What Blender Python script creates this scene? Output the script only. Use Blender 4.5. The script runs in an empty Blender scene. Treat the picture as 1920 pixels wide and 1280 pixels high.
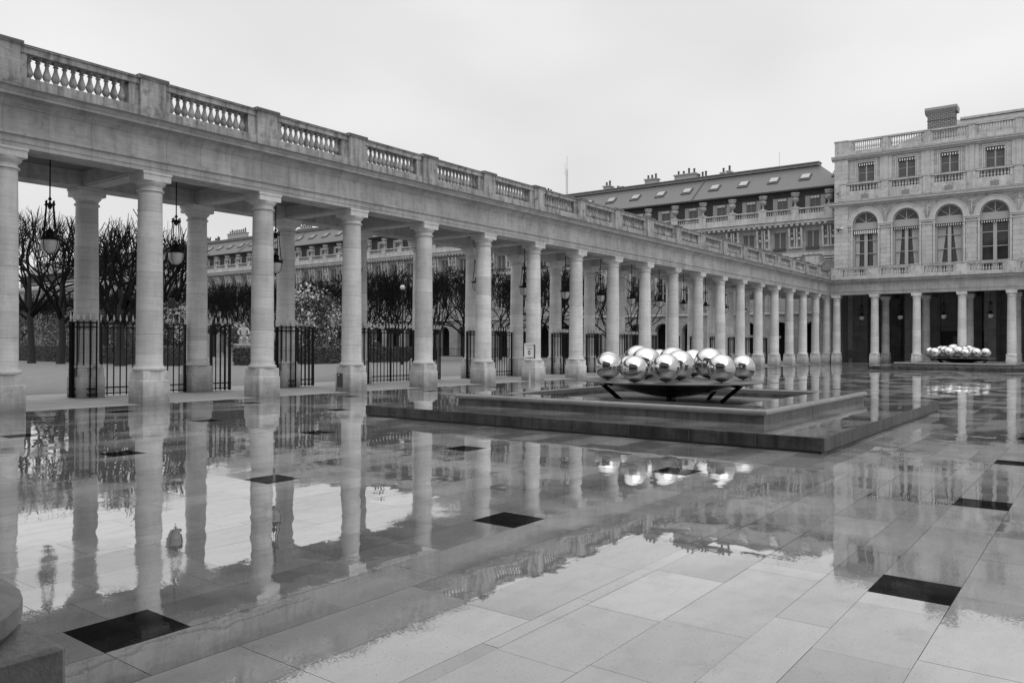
import bpy, math, random
from mathutils import Vector, Matrix
random.seed(7)
sc = bpy.context.scene
col = sc.collection
R = math.radians
# ------------------------------------------------------------------ camera
f_px, YAW, PITCH, ROLL = 1484.2, 0.6462, 0.0038, 0.0037
c, s = math.cos(YAW), math.sin(YAW)
fw = Vector((-s*math.cos(PITCH), c*math.cos(PITCH), math.sin(PITCH)))
rt = Vector((c, s, 0)); up = rt.cross(fw)
r2 = math.cos(ROLL)*rt + math.sin(ROLL)*up
u2 = -math.sin(ROLL)*rt + math.cos(ROLL)*up
cam_d = bpy.data.cameras.new("camera")
cam = bpy.data.objects.new("camera", cam_d); col.objects.link(cam)
m = Matrix((r2, u2, -fw)).transposed().to_4x4(); m.translation = Vector((0, 0, 1.6))
cam.matrix_world = m
cam_d.sensor_width = 36; cam_d.lens = f_px/1920*36; cam_d.clip_end = 1500; cam_d.clip_start = 0.05
sc.camera = cam
# ------------------------------------------------------------------ world : overcast sky
w = bpy.data.worlds.new("World"); sc.world = w; w.use_nodes = True
nt = w.node_tree; nt.nodes.clear()
def wn(t, **k):
    n = nt.nodes.new(t)
    for a, b in k.items(): setattr(n, a, b)
    return n
tc = wn('ShaderNodeTexCoord'); sx = wn('ShaderNodeSeparateXYZ')
nt.links.new(tc.outputs['Generated'], sx.inputs[0])
rp = wn('ShaderNodeValToRGB'); rp.color_ramp.interpolation = 'EASE'
e = rp.color_ramp.elements
e[0].position = 0.0; e[0].color = (.76, .76, .76, 1)
e[1].position = 1.0; e[1].color = (2.0, 2.0, 2.0, 1)
k_ = rp.color_ramp.elements.new(.44); k_.color = (.85, .85, .85, 1)
k_ = rp.color_ramp.elements.new(.16); k_.color = (.80, .80, .80, 1)
nt.links.new(sx.outputs['Z'], rp.inputs[0])
ns = wn('ShaderNodeTexNoise'); ns.inputs['Scale'].default_value = 2.2; ns.inputs['Detail'].default_value = 3; ns.inputs['Roughness'].default_value = .45
mp = wn('ShaderNodeMapping'); mp.inputs['Scale'].default_value = (1, 1, 2.2)
nt.links.new(tc.outputs['Generated'], mp.inputs[0]); nt.links.new(mp.outputs[0], ns.inputs['Vector'])
mr = wn('ShaderNodeMapRange'); mr.inputs[1].default_value = .36; mr.inputs[2].default_value = .64; mr.inputs[3].default_value = .92; mr.inputs[4].default_value = 1.08
nt.links.new(ns.outputs[0], mr.inputs[0])
mx = wn('ShaderNodeVectorMath', operation='SCALE')
nt.links.new(rp.outputs[0], mx.inputs[0]); nt.links.new(mr.outputs[0], mx.inputs['Scale'])
bg = wn('ShaderNodeBackground'); bg.inputs[1].default_value = 1.0
nt.links.new(mx.outputs[0], bg.inputs[0])
wo = wn('ShaderNodeOutputWorld'); nt.links.new(bg.outputs[0], wo.inputs[0])
# ------------------------------------------------------------------ sun : very soft, from behind right
sd = bpy.data.lights.new("sun", 'SUN'); sd.energy = 1.0; sd.angle = R(60)
so = bpy.data.objects.new("sun", sd); col.objects.link(so)
so.rotation_euler = Vector((-.52, .42, -.85)).to_track_quat('-Z', 'Y').to_euler()
# ------------------------------------------------------------------ exposure
sc.view_settings.view_transform = 'Standard'; sc.view_settings.look = 'None'
sc.view_settings.exposure = 0.0; sc.view_settings.gamma = 1.0

# ------------------------------------------------------------------ constants of the place
D, Y0, S = 20.408, 11.021, 3.5216          # colonnade: front row at x=-D, column i at y=Y0+S*i
W = 3.55                                   # gallery width
YF = 74.23                                 # palace ground floor column line
YW = 78.23                                 # palace upper wall
ZA, ZC, ZT = 6.09, 7.38, 8.50              # architrave soffit, cornice, balustrade top
NC = 19
PX = [-19.51, -16.33, -13.01, -9.64, -6.18, -2.8, .6, 4.0, 7.4]
WX0, WS = -18.03, 3.43                     # palace window axes

# ------------------------------------------------------------------ materials
MATS = {}
def newmat(name):
    m = bpy.data.materials.new(name); m.use_nodes = True; m.node_tree.nodes.clear(); return m
class NT:
    def __init__(s, m):
        s.t = m.node_tree
    def n(s, t, ins=None, **k):
        n = s.t.nodes.new(t)
        for a, b in k.items(): setattr(n, a, b)
        for a, b in (ins or {}).items():
            if isinstance(b, bpy.types.NodeSocket): s.t.links.new(b, n.inputs[a])
            else: n.inputs[a].default_value = b
        return n
    def math(s, op, a, b=0.0, cl=False):
        return s.n('ShaderNodeMath', {0: a, 1: b}, operation=op, use_clamp=cl).outputs[0]
    def noise(s, vec, scale, detail=3, rough=.55):
        return s.n('ShaderNodeTexNoise', {'Vector': vec, 'Scale': scale, 'Detail': detail, 'Roughness': rough})
    def mapr(s, v, a, b, c_, d):
        return s.n('ShaderNodeMapRange', {0: v, 1: a, 2: b, 3: c_, 4: d}).outputs[0]
    def grey(s, v):
        return s.n('ShaderNodeCombineColor', {0: v, 1: v, 2: v}).outputs[0]
    def scale(s, vec, xyz):
        return s.n('ShaderNodeVectorMath', {0: vec, 1: xyz}, operation='MULTIPLY').outputs[0]
def stone(name, base, var=.12, stain=.25, course=0.0, block=0.0, axis='x', rough=.75, bump=.15, joint=.55, drip=.2, base_dirt=0.0, local=False):
    """limestone: mottling, vertical rain streaks, dirt, optional masonry joints"""
    m = newmat(name); t = NT(m)
    pos = t.n('ShaderNodeNewGeometry').outputs['Position']
    sep = t.n('ShaderNodeSeparateXYZ', {0: pos}); X, Y, Z = sep.outputs
    v = t.mapr(t.noise(pos, 1.1, 5, .6).outputs[0], .3, .7, 1-var, 1+var)
    g = t.mapr(t.noise(pos, 38, 3, .7).outputs[0], .25, .75, .93, 1.07)
    v = t.math('MULTIPLY', v, g)
    st = t.noise(t.scale(pos, (5, 5, .6)), 1.0, 5, .68).outputs[0]
    v = t.math('MULTIPLY', v, t.mapr(st, .44, .66, 1.0, 1-drip))
    sn = t.noise(pos, 2.6, 6, .72).outputs[0]
    v = t.math('MULTIPLY', v, t.mapr(sn, .53, .72, 1.0, 1-stain))
    pit = t.noise(pos, 70, 2, .5).outputs[0]
    v = t.math('MULTIPLY', v, t.mapr(pit, .30, .36, .72, 1.0))
    hd = t.n('ShaderNodeTexNoise', {'Vector': t.scale(pos, (1.5, 1.5, 22)), 'Scale': 1.0, 'Detail': 2}).outputs[0]
    v = t.math('MULTIPLY', v, t.mapr(hd, .3, .7, .91, 1.08))
    if base_dirt:
        dz = t.math('ADD', Z, t.math('MULTIPLY', t.noise(pos, 3.0, 4).outputs[0], -.45))
        v = t.math('MULTIPLY', v, t.mapr(dz, -.20, .38, 1-base_dirt, 1.0))
    height = t.math('ADD', t.noise(pos, 22, 5, .65).outputs[0], t.math('MULTIPLY', hd, .6))
    if course:
        if block:
            u = X if axis == 'x' else Y
            vec = t.n('ShaderNodeCombineXYZ', {0: u, 1: Z, 2: 0.0}).outputs[0]
            br = t.n('ShaderNodeTexBrick', {'Vector': vec, 'Color1': (.9, .9, .9, 1), 'Color2': (1.08, 1.08, 1.08, 1), 'Mortar': (joint, joint, joint, 1), 'Scale': 1.0, 'Mortar Size': .014, 'Mortar Smooth': .1, 'Brick Width': block, 'Row Height': course}, offset=.5)
            sepc = t.n('ShaderNodeSeparateColor', {0: br.outputs[0]}).outputs[0]
            v = t.math('MULTIPLY', v, sepc)
            height = t.math('ADD', height, t.math('MULTIPLY', br.outputs['Fac'], -2.0))
        else:   # drums of a column, irregular courses
            oi = t.n('ShaderNodeObjectInfo').outputs['Random']
            zz = t.math('DIVIDE', t.math('ADD', Z, t.math('MULTIPLY', oi, 1.0)), course)
            zw = t.math('ADD', zz, t.math('MULTIPLY', t.math('SINE', t.math('MULTIPLY', zz, 2.3)), .18))
            fr = t.math('FRACT', zw)
            ln = t.math('LESS_THAN', fr, .022)
            v = t.math('MULTIPLY', v, t.mapr(oi, 0, 1, .90, 1.06))
            cell = t.math('FLOOR', zw)
            wnz = t.n('ShaderNodeTexWhiteNoise', {'W': t.math('ADD', cell, t.math('MULTIPLY', oi, 37.0))}, noise_dimensions='1D').outputs[0]
            v = t.math('MULTIPLY', v, t.mapr(wnz, 0, 1, .86, 1.09))
            v = t.math('MULTIPLY', v, t.mapr(ln, 0, 1, 1.0, joint+.15))
    if base_dirt: v = t.math('MULTIPLY', v, t.mapr(t.n('ShaderNodeObjectInfo').outputs['Random'], 0, 1, .86, 1.06))
    v = t.math('MULTIPLY', v, base)
    bp = t.n('ShaderNodeBump', {'Height': height, 'Strength': bump, 'Distance': .02})
    b = t.n('ShaderNodeBsdfPrincipled', {'Base Color': t.grey(v), 'Roughness': rough, 'Normal': bp.outputs[0]})
    b.inputs['Specular IOR Level'].default_value = .3
    o = t.n('ShaderNodeOutputMaterial', {0: b.outputs[0]})
    MATS[name] = m; return m
def plain(name, v, rough=.5, metal=0.0, var=.1, scale=6, spec=.5, bump=0.0):
    m = newmat(name); t = NT(m)
    pos = t.n('ShaderNodeNewGeometry').outputs['Position']
    nz = t.noise(pos, scale, 4).outputs[0]
    g = t.math('MULTIPLY', t.mapr(nz, .3, .7, 1-var, 1+var), v)
    b = t.n('ShaderNodeBsdfPrincipled', {'Base Color': t.grey(g), 'Roughness': rough, 'Metallic': metal})
    b.inputs['Specular IOR Level'].default_value = spec
    if bump:
        bp = t.n('ShaderNodeBump', {'Height': nz, 'Strength': bump, 'Distance': .02}); t.t.links.new(bp.outputs[0], b.inputs['Normal'])
    t.n('ShaderNodeOutputMaterial', {0: b.outputs[0]})
    MATS[name] = m; return m
stone('col_stone', .55, .08, .18, course=.52, drip=.12, bump=.22)
stone('ped_stone', .54, .12, .35, drip=.22, base_dirt=.60, bump=.25)
stone('entab_stone', .36, .16, .34, drip=.20, bump=.2, course=2.4, block=.98, axis='y', joint=.80)
stone('bal_stone', .36, .25, .70, drip=.55, bump=.25)
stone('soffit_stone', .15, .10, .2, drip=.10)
stone('beam_stone', .42, .12, .3, drip=.10)
stone('palace_stone', .46, .12, .25, course=.42, block=1.3, axis='x', joint=.50, drip=.08)
stone('palace_trim', .48, .10, .25, drip=.10)
stone('palace_bal', .45, .18, .6, drip=.18)
stone('garden_stone', .29, .12, .25, course=.46, block=1.2, joint=.72, drip=.15)
stone('garden_trim', .46, .14, .35, drip=.3)
stone('carved_stone', .33, .35, .5, drip=.1, bump=.9)
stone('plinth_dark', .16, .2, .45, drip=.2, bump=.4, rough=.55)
stone('fountain_face', .052, .45, .7, drip=.8, bump=.7, rough=.45)
stone('basin_face', .10, .2, .45, drip=.55, bump=.35, rough=.4)
stone('coping_stone', .21, .10, .2, drip=.1, rough=.25, bump=.1)
stone('frieze_panel', .15, .35, .5, drip=.1, bump=.9)
stone('urn_stone', .34, .2, .4, drip=.3)
stone('gravel', .165, .10, .2, rough=.95, bump=.8, drip=0)
stone('gallery_pave', .31, .06, .15, rough=.8, bump=.1, drip=0)
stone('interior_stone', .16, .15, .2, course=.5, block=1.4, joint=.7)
plain('iron', .006, .5, .0, .2, 20, spec=.2)
plain('iron_tip', .42, .45, .3, .2, 30)
plain('spike_paint', .55, .5, 0, .15, 30)
plain('slate', .085, .50, 0, .14, 9, bump=.2)
plain('lead', .045, .5, 0, .25, 9)
plain('slate_left', .22, .55, 0, .12, 9, bump=.3)
plain('slate_line', .05, .6)
plain('zinc', .20, .5, .2, .15, 3)
plain('attic_wall', .045, .8, 0, .2, 3)
plain('shutter', .30, .6, 0, .12, 8)
plain('window_paint', .34, .45, 0, .05, 8)
plain('window_dark', .16, .5, 0, .1, 8)
plain('awning_dark', .03, .8, 0, .2, 8)
plain('awning_light', .72, .8, 0, .05, 8)
plain('curtain', .40, .9, 0, .18, 14)
plain('shade', .10, .8, 0, .08, 6)
plain('lamp_glass', .42, .12, 0, .05, 5, spec=.6)
plain('rim_steel', .14, .3, .5, .1, 5)
plain('steel_dish', .016, .07, .0, .15, 5, spec=.15)
plain('chair_dark', .02, .6)
plain('bark', .016, .9, 0, .3, 9)
plain('twig', .011, .95, 0, .3, 3, spec=.1)
plain('leaf_light', .17, .7, 0, .4, 5)
plain('leaf_dark', .025, .7, 0, .4, 5)
plain('leaf_mid', .05, .7, 0, .5, 3)
plain('petal', .42, .6, 0, .25, 5)
plain('marble', .32, .5, 0, .12, 6)
plain('sign_white', .62, .4, 0, .03, 8)
plain('sign_post', .42, .4, .2, .05, 8)
plain('sign_ink', .04, .6, 0, .1, 8)
plain('sign_frame', .05, .4, .3, .1, 8)
plain('hatch', .05, .6, 0, .2, 9)
plain('vent', .20, .7, 0, .1, 9)
plain('plaster', .30, .8, 0, .1, 5)
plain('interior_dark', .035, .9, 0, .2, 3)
plain('pot', .06, .8, 0, .2, 9)
plain('antenna', .5, .5, .3, .1, 9)
def glass_dark():
    m = newmat('pane'); t = NT(m)
    pos = t.n('ShaderNodeNewGeometry').outputs['Position']
    nz = t.noise(pos, .7, 2).outputs[0]
    b = t.n('ShaderNodeBsdfPrincipled', {'Base Color': t.grey(t.mapr(nz, .3, .7, .02, .055)), 'Roughness': .06, 'IOR': 1.5})
    t.n('ShaderNodeOutputMaterial', {0: b.outputs[0]}); MATS['pane'] = m
    m = newmat('skylight_glass'); t = NT(m)
    b = t.n('ShaderNodeBsdfPrincipled', {'Base Color': (.26, .26, .26, 1), 'Roughness': .08, 'Metallic': 1.0})
    t.n('ShaderNodeOutputMaterial', {0: b.outputs[0]}); MATS['skylight_glass'] = m
    m = newmat('mirror_steel'); t = NT(m)
    pos = t.n('ShaderNodeNewGeometry').outputs['Position']
    bp = t.n('ShaderNodeBump', {'Height': t.noise(pos, 2.0, 1).outputs[0], 'Strength': .06, 'Distance': .02})
    b = t.n('ShaderNodeBsdfPrincipled', {'Base Color': (.52, .52, .52, 1), 'Roughness': .02, 'Metallic': 1.0, 'Normal': bp.outputs[0]})
    t.n('ShaderNodeOutputMaterial', {0: b.outputs[0]}); MATS['mirror_steel'] = m
glass_dark()
def wetfloor(name, base, ior=(.6, .9), tint=.16, ripple=.016, rough=.014):
    """polished pale stone under a film of rain: standing water ripples, each slab a hair out of level"""
    m = newmat(name); t = NT(m)
    geo = t.n('ShaderNodeNewGeometry'); pos = geo.outputs['Position']
    at = t.n('ShaderNodeVertexColor', layer_name='slab').outputs[0]
    sc_ = t.n('ShaderNodeSeparateColor', {0: at}).outputs
    pn = t.math('ADD', t.noise(pos, .42, 4, .6).outputs[0], t.math('MULTIPLY', t.math('SUBTRACT', sc_[1], .5), .17))
    sepx = t.n('ShaderNodeSeparateXYZ', {0: pos}).outputs[0]
    pn = t.math('ADD', pn, t.mapr(sepx, -12, 0, .05, -.06))
    pud = t.mapr(pn, .42, .54, 0, 1)         # 1 = standing water, 0 = merely wet
    big = t.noise(pos, .8, 5, .6).outputs[0]
    fine = t.noise(pos, 45, 3, .7).outputs[0]
    vein = t.noise(t.scale(pos, (3, 1.2, 1)), 2.5, 5, .65).outputs[0]
    v = t.math('MULTIPLY', t.mapr(sc_[0], 0, 1, 1-tint, 1+tint), t.mapr(big, .3, .7, .88, 1.12))
    v = t.math('MULTIPLY', v, t.mapr(fine, .3, .7, .95, 1.05))
    v = t.math('MULTIPLY', v, t.mapr(vein, .35, .7, 1.05, .90))
    grit = t.noise(pos, 75, 2, .5).outputs[0]
    v = t.math('MULTIPLY', v, t.mapr(grit, .29, .36, .40, 1.0))
    stn = t.noise(pos, 1.7, 7, .75).outputs[0]
    v = t.math('MULTIPLY', v, t.mapr(stn, .55, .70, 1.0, .70))
    v = t.math('MULTIPLY', v, t.mapr(pud, 0, 1, base*1.12, base*.88))
    # normal
    r1 = t.noise(t.scale(pos, (1, 1, 0)), 2.6, 2, .5).outputs['Color']
    r2_ = t.noise(t.scale(pos, (1, 1, 0)), 7.0, 2, .5).outputs['Color']
    r3 = t.noise(t.scale(pos, (1, 1, 0)), 75.0, 2, .6).outputs['Color']
    def cen(x, k):
        a = t.n('ShaderNodeVectorMath', {0: x, 1: (.5, .5, .5)}, operation='SUBTRACT').outputs[0]
        return t.n('ShaderNodeVectorMath', {0: a, 'Scale': k}, operation='SCALE').outputs[0]
    a = cen(r1, ripple)
    b_ = cen(r2_, ripple*.55)
    dry = t.math('SUBTRACT', 1.0, pud)
    fsp = t.mapr(pud, 0, 1, .032, .006)
    c_ = cen(r3, fsp)
    tl = t.n('ShaderNodeVectorMath', {0: t.n('ShaderNodeCombineXYZ', {0: sc_[1], 1: sc_[2], 2: .5}).outputs[0], 1: (.5, .5, .5)}, operation='SUBTRACT').outputs[0]
    tl = t.n('ShaderNodeVectorMath', {0: tl, 'Scale': t.mapr(pud, 0, 1, .0065, .0035)}, operation='SCALE').outputs[0]
    sm = a
    for q in (b_, c_, tl):
        sm = t.n('ShaderNodeVectorMath', {0: sm, 1: q}, operation='ADD').outputs[0]
    sm = t.scale(sm, (1, 1, 0))
    nn = t.n('ShaderNodeVectorMath', {0: sm, 1: geo.outputs['Normal']}, operation='ADD').outputs[0]
    nn = t.n('ShaderNodeVectorMath', {0: nn}, operation='NORMALIZE').outputs[0]
    rg = t.mapr(pud, 0, 1, rough*2.2, rough*.5)
    # mirror film: little reflection looking straight down, strong at the grazing angles of a wet polished floor
    fc = t.n('ShaderNodeLayerWeight', {'Blend': .5, 'Normal': nn}).outputs['Facing']
    lo, hi = ior
    fr = t.math('POWER', fc, 1.55)
    F = t.math('ADD', t.math('MULTIPLY', fr, t.mapr(pud, 0, 1, lo, hi)), .05 if hi > .3 else .01)
    F = t.math('MULTIPLY', F, t.mapr(sc_[0], 0, 1, .90, 1.04))
    vo = t.n('ShaderNodeTexVoronoi', {'Vector': t.scale(pos, (1, 1, 0)), 'Scale': 2.6, 'Randomness': 1.0}).outputs['Distance']
    spot = t.mapr(vo, .018, .03, .45, 1.0)
    F = t.math('MULTIPLY', t.math('MULTIPLY', F, spot), t.math('MULTIPLY', t.mapr(grit, .29, .35, .62, 1.0), t.mapr(stn, .55, .70, 1.0, .90)))
    F = t.math('MULTIPLY', F, t.mapr(vein, .45, .75, 1.0, .88))
    df = t.n('ShaderNodeBsdfDiffuse', {'Color': t.grey(v), 'Normal': nn})
    gl = t.n('ShaderNodeBsdfGlossy', {'Color': (.97, .97, .97, 1), 'Roughness': rg, 'Normal': nn})
    mxs = t.n('ShaderNodeMixShader', {0: F, 1: df.outputs[0], 2: gl.outputs[0]})
    t.n('ShaderNodeOutputMaterial', {0: mxs.outputs[0]}); MATS[name] = m
wetfloor('wet_slab', .205, (.60, .90), .24)
wetfloor('wet_dark', .009, (.03, .22), .1)
wetfloor('wet_platform', .13, (.5, .8), .2)
stone('basin_gravel', .075, .5, .5, drip=0, bump=.9, rough=.5)
wetfloor('joint', .10, (.6, .9), .1, .01, .05)

# ------------------------------------------------------------------ mesh builder
class MB:
    def __init__(s): s.v = []; s.f = []; s.sm = []
    def add(s, vs, fs, smooth=False):
        o = len(s.v); s.v += [tuple(p) for p in vs]
        s.f += [tuple(i+o for i in f) for f in fs]; s.sm += [smooth]*len(fs); return s
    def box(s, x0, x1, y0, y1, z0, z1):
        v = [(x0, y0, z0), (x1, y0, z0), (x1, y1, z0), (x0, y1, z0), (x0, y0, z1), (x1, y0, z1), (x1, y1, z1), (x0, y1, z1)]
        return s.add(v, [(0, 3, 2, 1), (4, 5, 6, 7), (0, 1, 5, 4), (1, 2, 6, 5), (2, 3, 7, 6), (3, 0, 4, 7)])
    def cbox(s, x0, x1, y0, y1, z0, z1, b=.015):
        """box with chamfered vertical and top edges"""
        prof = [(x0+b, y0), (x1-b, y0), (x1, y0+b), (x1, y1-b), (x1-b, y1), (x0+b, y1), (x0, y1-b), (x0, y0+b)]
        cx, cy = (x0+x1)/2, (y0+y1)/2
        v = [(x, y, z0) for x, y in prof]+[(x, y, z1-b) for x, y in prof]
        v += [(cx+(x-cx)*(1-2*b/(x1-x0)), cy+(y-cy)*(1-2*b/(y1-y0)), z1) for x, y in prof]
        fs = []
        for L in (0, 8):
            for i in range(8): fs.append((L+i, L+(i+1) % 8, L+8+(i+1) % 8, L+8+i))
        fs.append(tuple(range(7, -1, -1))); fs.append(tuple(range(16, 24)))
        return s.add(v, fs)
    def lathe(s, prof, n=24, c=(0, 0, 0), smooth=True, capb=True, capt=True):
        v = []; fs = []
        for r, z in prof:
            for i in range(n):
                a = 2*math.pi*i/n; v.append((c[0]+r*math.cos(a), c[1]+r*math.sin(a), c[2]+z))
        for k in range(len(prof)-1):
            for i in range(n):
                j = (i+1) % n; fs.append((k*n+i, k*n+j, (k+1)*n+j, (k+1)*n+i))
        s.add(v, fs, smooth)
        o = len(s.v)-len(v)
        if capb: s.f.append(tuple(o+i for i in range(n-1, -1, -1))); s.sm.append(False)
        if capt: s.f.append(tuple(o+(len(prof)-1)*n+i for i in range(n))); s.sm.append(False)
        return s
    def tube(s, pts, rad, n=6, smooth=True, cap=True):
        pts = [Vector(p) for p in pts]
        if not hasattr(rad, '__len__'): rad = [rad]*len(pts)
        v = []; fs = []
        for k, p in enumerate(pts):
            d = (pts[min(k+1, len(pts)-1)]-pts[max(k-1, 0)])
            if d.length < 1e-9: d = Vector((0, 0, 1))
            d.normalize()
            a = Vector((0, 0, 1)) if abs(d.z) < .9 else Vector((1, 0, 0))
            e1 = d.cross(a).normalized(); e2 = d.cross(e1)
            for i in range(n):
                t = 2*math.pi*i/n; q = p+(e1*math.cos(t)+e2*math.sin(t))*rad[k]; v.append(tuple(q))
        for k in range(len(pts)-1):
            for i in range(n):
                j = (i+1) % n; fs.append((k*n+i, (k+1)*n+i, (k+1)*n+j, k*n+j))
        if cap: fs.append(tuple(range(n))); fs.append(tuple(range(len(v)-1, len(v)-n-1, -1)))
        return s.add(v, fs, smooth)
    def prism(s, prof, a, b, axis, ca=None, cb=None):
        """extrude profile [(u,z)] ; axis 'y': x=u, along y; axis 'x': y=u along x. a,b floats or functions of u (mitres)"""
        fa = a if callable(a) else (lambda u: a); fb = b if callable(b) else (lambda u: b)
        n = len(prof)
        if axis == 'y': v = [(u, fa(u), z) for u, z in prof]+[(u, fb(u), z) for u, z in prof]
        else: v = [(fa(u), u, z) for u, z in prof]+[(fb(u), u, z) for u, z in prof]
        fs = [(i, (i+1) % n, n+(i+1) % n, n+i) for i in range(n)]
        fs.append(tuple(range(n-1, -1, -1))); fs.append(tuple(range(n, 2*n)))
        return s.add(v, fs)
    def quad(s, a, b, c_, d): return s.add([a, b, c_, d], [(0, 1, 2, 3)])
    def sphere(s, r, c=(0, 0, 0), n=32, mm=20):
        return s.lathe([(max(1e-4, r*math.sin(math.pi*k/mm)), -r*math.cos(math.pi*k/mm)) for k in range(mm+1)], n, c)
    def xform(s, M, start=0):
        for i in range(start, len(s.v)): s.v[i] = tuple(M @ Vector(s.v[i]))
        return s
    def build(s, name, mat, parent=None, fix=True, loc=(0, 0, 0)):
        me = bpy.data.meshes.new(name)
        me.from_pydata(s.v, [], s.f)
        if fix:
            import bmesh
            bm = bmesh.new(); bm.from_mesh(me)
            bmesh.ops.recalc_face_normals(bm, faces=bm.faces); bm.to_mesh(me); bm.free()
        me.polygons.foreach_set('use_smooth', s.sm)
        if any(s.sm): me.set_sharp_from_angle(angle=R(38))
        me.materials.append(MATS[mat])
        o = bpy.data.objects.new(name, me); col.objects.link(o); o.location = loc
        if parent: o.parent = parent
        return o
def tag(o, label=None, cat=None, group=None, kind=None):
    if label: o['label'] = label
    if cat: o['category'] = cat
    if group: o['group'] = group
    if kind: o['kind'] = kind
    return o
def empty(name, loc, rz=0, label=None, cat=None, group=None):
    o = bpy.data.objects.new(name, None); col.objects.link(o); o.location = loc; o.rotation_euler = (0, 0, rz)
    o.empty_display_size = .3
    return tag(o, label, cat, group)
KIDS = {}
def kids(o): return [c for c in o.children]
def copy_tree(o, parent=None, loc=None, rz=None, lvl=0):
    c_ = o.copy(); col.objects.link(c_)
    if parent is not None: c_.parent = parent
    if loc is not None: c_.location = loc
    if rz is not None: c_.rotation_euler = (0, 0, rz)
    for ch in o.children: copy_tree(ch, c_)
    return c_
def struct(o): return tag(o, kind='structure')

# ------------------------------------------------------------------ ground
g = MB(); g.quad((-420, -120, -.07), (300, -120, -.07), (300, 420, -.07), (-420, 420, -.07))
struct(g.build('ground', 'gravel', fix=False))
g = MB(); g.quad((-260, -30, -.02), (-26.18, -30, -.02), (-26.18, 80, -.02), (-260, 80, -.02))
struct(g.build('garden_path', 'gravel', fix=False))
g = MB(); g.quad((-20.12, -20, -.005), (30, -20, -.005), (30, 74.6, -.005), (-20.12, 74.6, -.005))
struct(g.build('paving_bed', 'joint', fix=False))
g = MB(); g.box(-26.18, -20.12, -20, 80, -.3, .004)
struct(g.build('gallery_floor', 'gallery_pave'))
g = MB(); g.box(-20.12, 14, 74.6, 92, -.3, -.001)
struct(g.build('arcade_floor', 'gallery_pave'))
# plaza slabs
def slab_mesh(name, quads, mat, z, parent=None):
    v = []; f = []; cs = []
    for (x0, x1, y0, y1) in quads:
        o = len(v); v += [(x0, y0, z), (x1, y0, z), (x1, y1, z), (x0, y1, z)]; f.append((o, o+1, o+2, o+3))
        cs.append((random.random(), random.random(), random.random(), 1))
    me = bpy.data.meshes.new(name); me.from_pydata(v, [], f)
    ca = me.color_attributes.new('slab', 'FLOAT_COLOR', 'CORNER')
    for i, q in enumerate(cs):
        for k in range(4): ca.data[i*4+k].color = q
    me.materials.append(MATS[mat])
    o = bpy.data.objects.new(name, me); col.objects.link(o)
    if parent: o.parent = parent
    return o
G = .0022                      # half joint
TX0, TY0, TW = -1.20, 5.53, .48     # a dark tile's lower corner
quads = []; dark = []
widths = [.48, .50, .50, .11, .50, .50, .48, .4516]
def cuts(a, b, lo, hi):
    L = [a]
    while L[-1] < b-hi: L.append(L[-1]+random.uniform(lo, hi))
    if b-L[-1] > hi*1.2: L.append((L[-1]+b)/2)
    L.append(b); return L
STARTS = [-1.10+S*m_ for m_ in range(-6, 0)]+[-1.26+S*m_ for m_ in range(0, 7)]
mi = 0; x = STARTS[0]
XMIN, XMAX, YMIN, YMAX = -20.12, 20.0, -6.0, 74.6
while mi < len(STARTS)-1:
    xs = x
    # going +x from the tile column
    for wi, wd in enumerate([.48, .46, .50, .50, .11, .50, .50, .4716]):
        a, b = xs, min(xs+wd, STARTS[mi+1]); xs = b
        if wi == 7: b = xs = STARTS[mi+1]
        if b-a < .03: continue
        ca_, cb_ = max(a, XMIN), min(b, XMAX)
        if cb_-ca_ < .05: continue
        k0 = math.floor((YMIN-TY0)/S); segs = []
        if wi == 0:
            for k in range(k0, 25):
                y = TY0+S*k; segs.append((y, y+TW, True)); cc = cuts(y+TW, y+S, .85, 1.15)
                segs += [(cc[i], cc[i+1], False) for i in range(len(cc)-1)]
        else:
            pk = [TY0+S*k+random.choice([0, TW, .25, TW]) for k in range(k0, 25)]
            for p0, p1 in zip(pk, pk[1:]):
                cc = cuts(p0, p1, .62, 1.35) if wi != 4 else cuts(p0, p1, .8, 1.6)
                segs += [(cc[i], cc[i+1], False) for i in range(len(cc)-1)]
        for (u0, u1, dk) in segs:
            v0, v1 = max(u0, YMIN), min(u1, YMAX)
            if v1-v0 < .03: continue
            (dark if dk else quads).append((ca_+G, cb_-G, v0+G, v1-G) if dk else (ca_+G*random.uniform(.1, 1.1), cb_-G*random.uniform(.1, 1.1), v0+G*random.uniform(.1, 1), v1-G*random.uniform(.1, 1)))
    mi += 1; x = STARTS[mi]
plaza = struct(slab_mesh('plaza', quads, 'wet_slab', 0))
first = None
for q in dark:
    if not (-20 < q[0] < 4 and 0 < q[2] < 74): continue
    if -13.3 < q[0] < -3.4 and (11.9 < q[2] < 21.8 or 57.5 < q[2] < 67.6): continue
    cx, cy = (q[0]+q[1])/2, (q[2]+q[3])/2; hw, hh = (q[1]-q[0])/2, (q[3]-q[2])/2
    if first is None:
        first = slab_mesh('dark_slab', [(-.2378, .2378, -.2378, .2378)], 'wet_dark', .001, plaza); o = first
    else:
        o = first.copy(); col.objects.link(o); o.parent = plaza
    o.location = (cx, cy, 0)

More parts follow.
